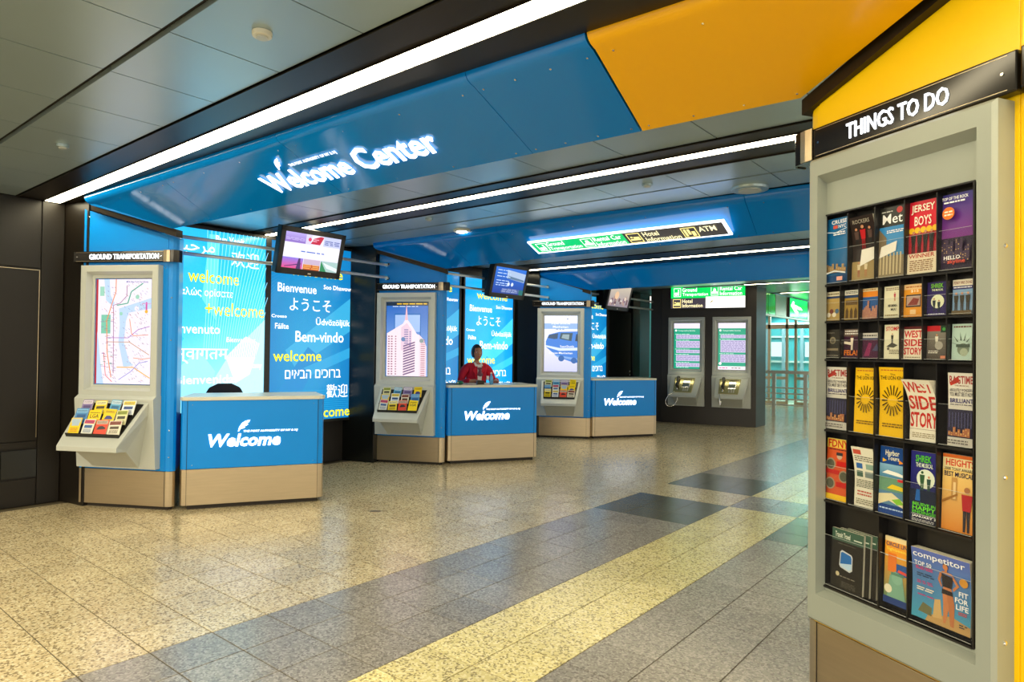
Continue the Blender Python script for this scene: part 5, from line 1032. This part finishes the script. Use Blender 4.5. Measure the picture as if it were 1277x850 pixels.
skin_mesh('body', 'skin', [(p, tuple(x*.82 for x in (r if isinstance(r, tuple) else (r, r)))) for p, r in J], E_, pt_)
# blazer
JB = [((0, .02, .84), (.185, .14)), ((0, .03, 1.02), (.165, .125)), ((0, .02, 1.18), (.18, .125)), ((0, .02, 1.275), (.14, .095)), ((-.12, .02, 1.285), .078), ((-.198, .02, 1.25), .072), ((-.262, .0, 1.03), .056), ((-.21, -.16, 1.085), .048), ((-.155, -.215, 1.095), .042), ((.12, .02, 1.285), .078), ((.198, .02, 1.25), .072), ((.277, .0, 1.04), .056), ((.255, -.17, 1.088), .048), ((.225, -.215, 1.095), .042)]
skin_mesh('blazer', 'red', JB, [(0, 1), (1, 2), (2, 3), (3, 4), (4, 5), (5, 6), (6, 7), (7, 8), (3, 9), (9, 10), (10, 11), (11, 12), (12, 13)], pt_)
skin_mesh('trousers', 'cloth', [((0, .02, .86), (.16, .12)), ((-.10, .03, .78), .09), ((-.11, .02, .62), .083), ((-.11, .02, .44), .066), ((-.11, .04, .10), .06), ((.10, .03, .78), .09), ((.11, .02, .62), .083), ((.11, .02, .44), .066), ((.11, .04, .10), .06)], [(0, 1), (1, 2), (2, 3), (3, 4), (0, 5), (5, 6), (6, 7), (7, 8)], pt_)
for x in (-.11, .11):
    q = MB().use('black'); q.ball((x, -.02, .046), .045, .12, .045, 12, 8); q.build('shoe', pt_, smooth=True)
q = MB().use('white'); q.add([(-.055, -.102, 1.315), (.055, -.102, 1.315), (.035, -.135, 1.15), (.03, -.14, .92), (-.03, -.14, .92), (-.035, -.135, 1.15), (-.055, -.06, 1.33), (.055, -.06, 1.33)], [(0, 1, 2, 5), (5, 2, 3, 4), (0, 6, 7, 1)]); q.build('shirt_front', pt_)
for s_ in (-1, 1):
    q = MB().use('white'); q.add([(s_*.012, -.105, 1.30), (s_*.06, -.095, 1.305), (s_*.065, -.05, 1.355), (s_*.045, -.055, 1.365), (s_*.012, -.112, 1.30), (s_*.06, -.103, 1.305)], [(0, 1, 2, 3), (0, 4, 5, 1), (4, 5, 2, 3)]); q.build('collar', pt_)
    q = MB().use('red'); q.add([(s_*.035, -.125, 1.31), (s_*.10, -.115, 1.26), (s_*.075, -.148, 1.16), (s_*.035, -.152, 1.0), (s_*.030, -.13, 1.15), (s_*.035, -.118, 1.31)], [(0, 1, 2, 3, 4), (5, 4, 3)]); q.build('lapel', pt_)
q = MB().use('scarf'); q.add([(-.05, -.128, 1.285), (.05, -.128, 1.285), (.018, -.148, 1.245), (.05, -.155, 1.17), (0, -.16, 1.15), (-.05, -.155, 1.17), (-.018, -.148, 1.245), (0, -.165, 1.245), (0, -.175, 1.2)], [(0, 1, 2, 7, 6), (6, 7, 8, 5), (7, 2, 3, 8), (8, 3, 4), (5, 8, 4)]); q.ball((0, -.15, 1.245), .022, .016, .018); q.build('scarf', pt_)
q = MB().use('white'); q.box(.10, .14, -.158, -.152, 1.10, 1.16); q.build('name_badge', pt_)
# head: sculpted from a dense ball
def headf():
    q = MB().use('skin'); q.ball((0, 0, 0), 1, 1, 1, 32, 24); vs = []
    for x, y, z in q.v:
        k = 1-.26*max(0, -z)**1.6; X = x*.074*k; Y = y*.094*(1-.10*max(0, -z)); Z = z*.117
        f_ = max(0, -y)
        if f_ > .3:
            Y -= .020*math.exp(-(x/.13)**2-((z+.12)/.16)**2)*f_            # nose
            Y -= .006*math.exp(-(x/.25)**2-((z+.48)/.09)**2)               # lips
            Y += .008*(math.exp(-((x-.38)/.2)**2-((z-.10)/.13)**2)+math.exp(-((x+.38)/.2)**2-((z-.10)/.13)**2))
            Y -= .007*math.exp(-(x/.3)**2-((z+.82)/.14)**2)
        vs.append((X, Y, Z))
    q.v = [(a, b-.005, c+1.50) for a, b, c in vs]; 
    for s_ in (-1, 1): q.ball((s_*.076, .01, 1.495), .012, .02, .032, 10, 8)
    return q
hd = headf().build('head', pt_, smooth=True)
q = MB().use('hair'); q.ball((0, 0, 0), 1, 1, 1, 24, 18)
q.v = [(x*.083, (y*.104+.012), (z*.122+1.512)) for x, y, z in q.v]
q2 = [i for i, f in enumerate(q.f) if not all(q.v[k][1] < -.040 and q.v[k][2] < 1.585 for k in f) and not all(q.v[k][2] < 1.44 for k in f)]
q.f = [q.f[i] for i in q2]; q.m = [q.m[i] for i in q2]; q.c = [q.c[i] for i in q2]; q.build('hair', pt_, smooth=True)
for s_ in (-1, 1):
    q = MB().use('white'); q.ball((s_*.028, -.083, 1.510), .013, .008, .008, 10, 8); ey_ = q.build('eye', pt_, smooth=True)
    q = MB().use('hair'); q.ball((s_*.028, -.0905, 1.510), .006, .003, .006, 8, 6); q.build('pupil', ey_)
    q = MB().use('hair'); q.tube([(s_*.012, -.096, 1.532), (s_*.03, -.098, 1.538), (s_*.048, -.088, 1.532)], .003, 6); q.build('eyebrow', pt_)
q = MB().use('red'); q.tube([(-.022, -.098, 1.443), (0, -.105, 1.441), (.022, -.098, 1.443)], [.002, .005, .002], 6); q.build('mouth', pt_)
# hands with five fingers, resting on the worktop
for s_, wx, wy in ((-1, -.10, -.26), (1, .20, -.26)):
    d_ = -s_*.35 if s_ < 0 else -.25
    jj = [((wx, wy, 1.098), (.026, .018)), ((wx+.015*(-s_), wy-.05, 1.096), (.036, .014)), ((wx+.02*(-s_), wy-.085, 1.094), (.036, .012))]; ee = [(0, 1), (1, 2)]
    for k in range(4):
        bx = wx+.02*(-s_)+(-.027+.018*k); b_i = len(jj); L_ = (.055, .068, .064, .048)[k] if s_ > 0 else (.048, .064, .068, .055)[k]
        jj += [((bx, wy-.10, 1.095), .0095), ((bx-.004*s_, wy-.10-L_*.55, 1.098), .0085), ((bx-.008*s_, wy-.10-L_, 1.084), .0075)]; ee += [(2, b_i), (b_i, b_i+1), (b_i+1, b_i+2)]
    b_i = len(jj); tx = wx-s_*.045; jj += [((tx, wy-.055, 1.092), .011), ((tx-s_*.015, wy-.09, 1.086), .009)]; ee += [(1, b_i), (b_i, b_i+1)]
    skin_mesh('hand', 'skin', jj, ee, pt_, sub=2)
# things on the second counter
ca, sa = math.cos(math.radians(60)), math.sin(math.radians(60))
def onc(x, y, z=1.065, K=(-6.311, 6.356)): return (K[0]+x*ca-y*sa, K[1]+x*sa+y*ca, z)
t = thing('water_bottle', 'small clear blue bottle on the second counter before the person', 'bottle', onc(.66, .12))
M['bluegl'] = mat('blue_plastic', hx('#5aa0d8'), .1, noise=.05)
q = MB().use('bluegl'); q.tube([(0, 0, 0), (0, 0, .10), (0, 0, .13), (0, 0, .15)], [.026, .026, .012, .010], 14); q.build('bottle_body', t, smooth=True)
q = MB().use('top'); q.disc((0, 0, .15), .013, .018, 12); q.build('cap', t)
q = MB().use('trough'); q.box(-.05, .05, -.03, .03, 0, .055); o = q.build('small_box', bevel=.003); o.location = onc(.50, .12); o.rotation_euler = (0, 0, math.radians(55)); tag(o, 'small brown box on the second counter before the person', 'box')
t = thing('paperweight', 'small dark green round object at the left end of the second counter', 'desk item', onc(.20, .10))
M['dgreen'] = mat('dark_green_glass', hx('#0d5a44'), .1, noise=.3, nscale=30)
q = MB().use('dgreen'); q.ball((0, 0, .028), .055, .045, .028, 16, 10); q.build('glass_body', t, smooth=True)
q = MB().use('top'); q.box(-.02, .02, -.048, -.046, .022, .034); q.build('pale_mark', t)
q = MB().use('black'); q.box(-.09, .09, -.14, .14, 0, .012); o = q.build('document_tray', bevel=.003); o.location = onc(.10, .30); o.rotation_euler = (0, 0, math.radians(60)); tag(o, 'flat dark tray at the left end of the second counter', 'tray')
# round grating set in the floor near the first counter
q = MB().use('steel'); q.disc((0, 0, 0), .05, .003, 16); o = q.build('floor_plate'); o.location = (-4.98, 4.07, .0); tag(o, 'tiny dark metal plate in the floor right of the nearest counter', 'floor plate')
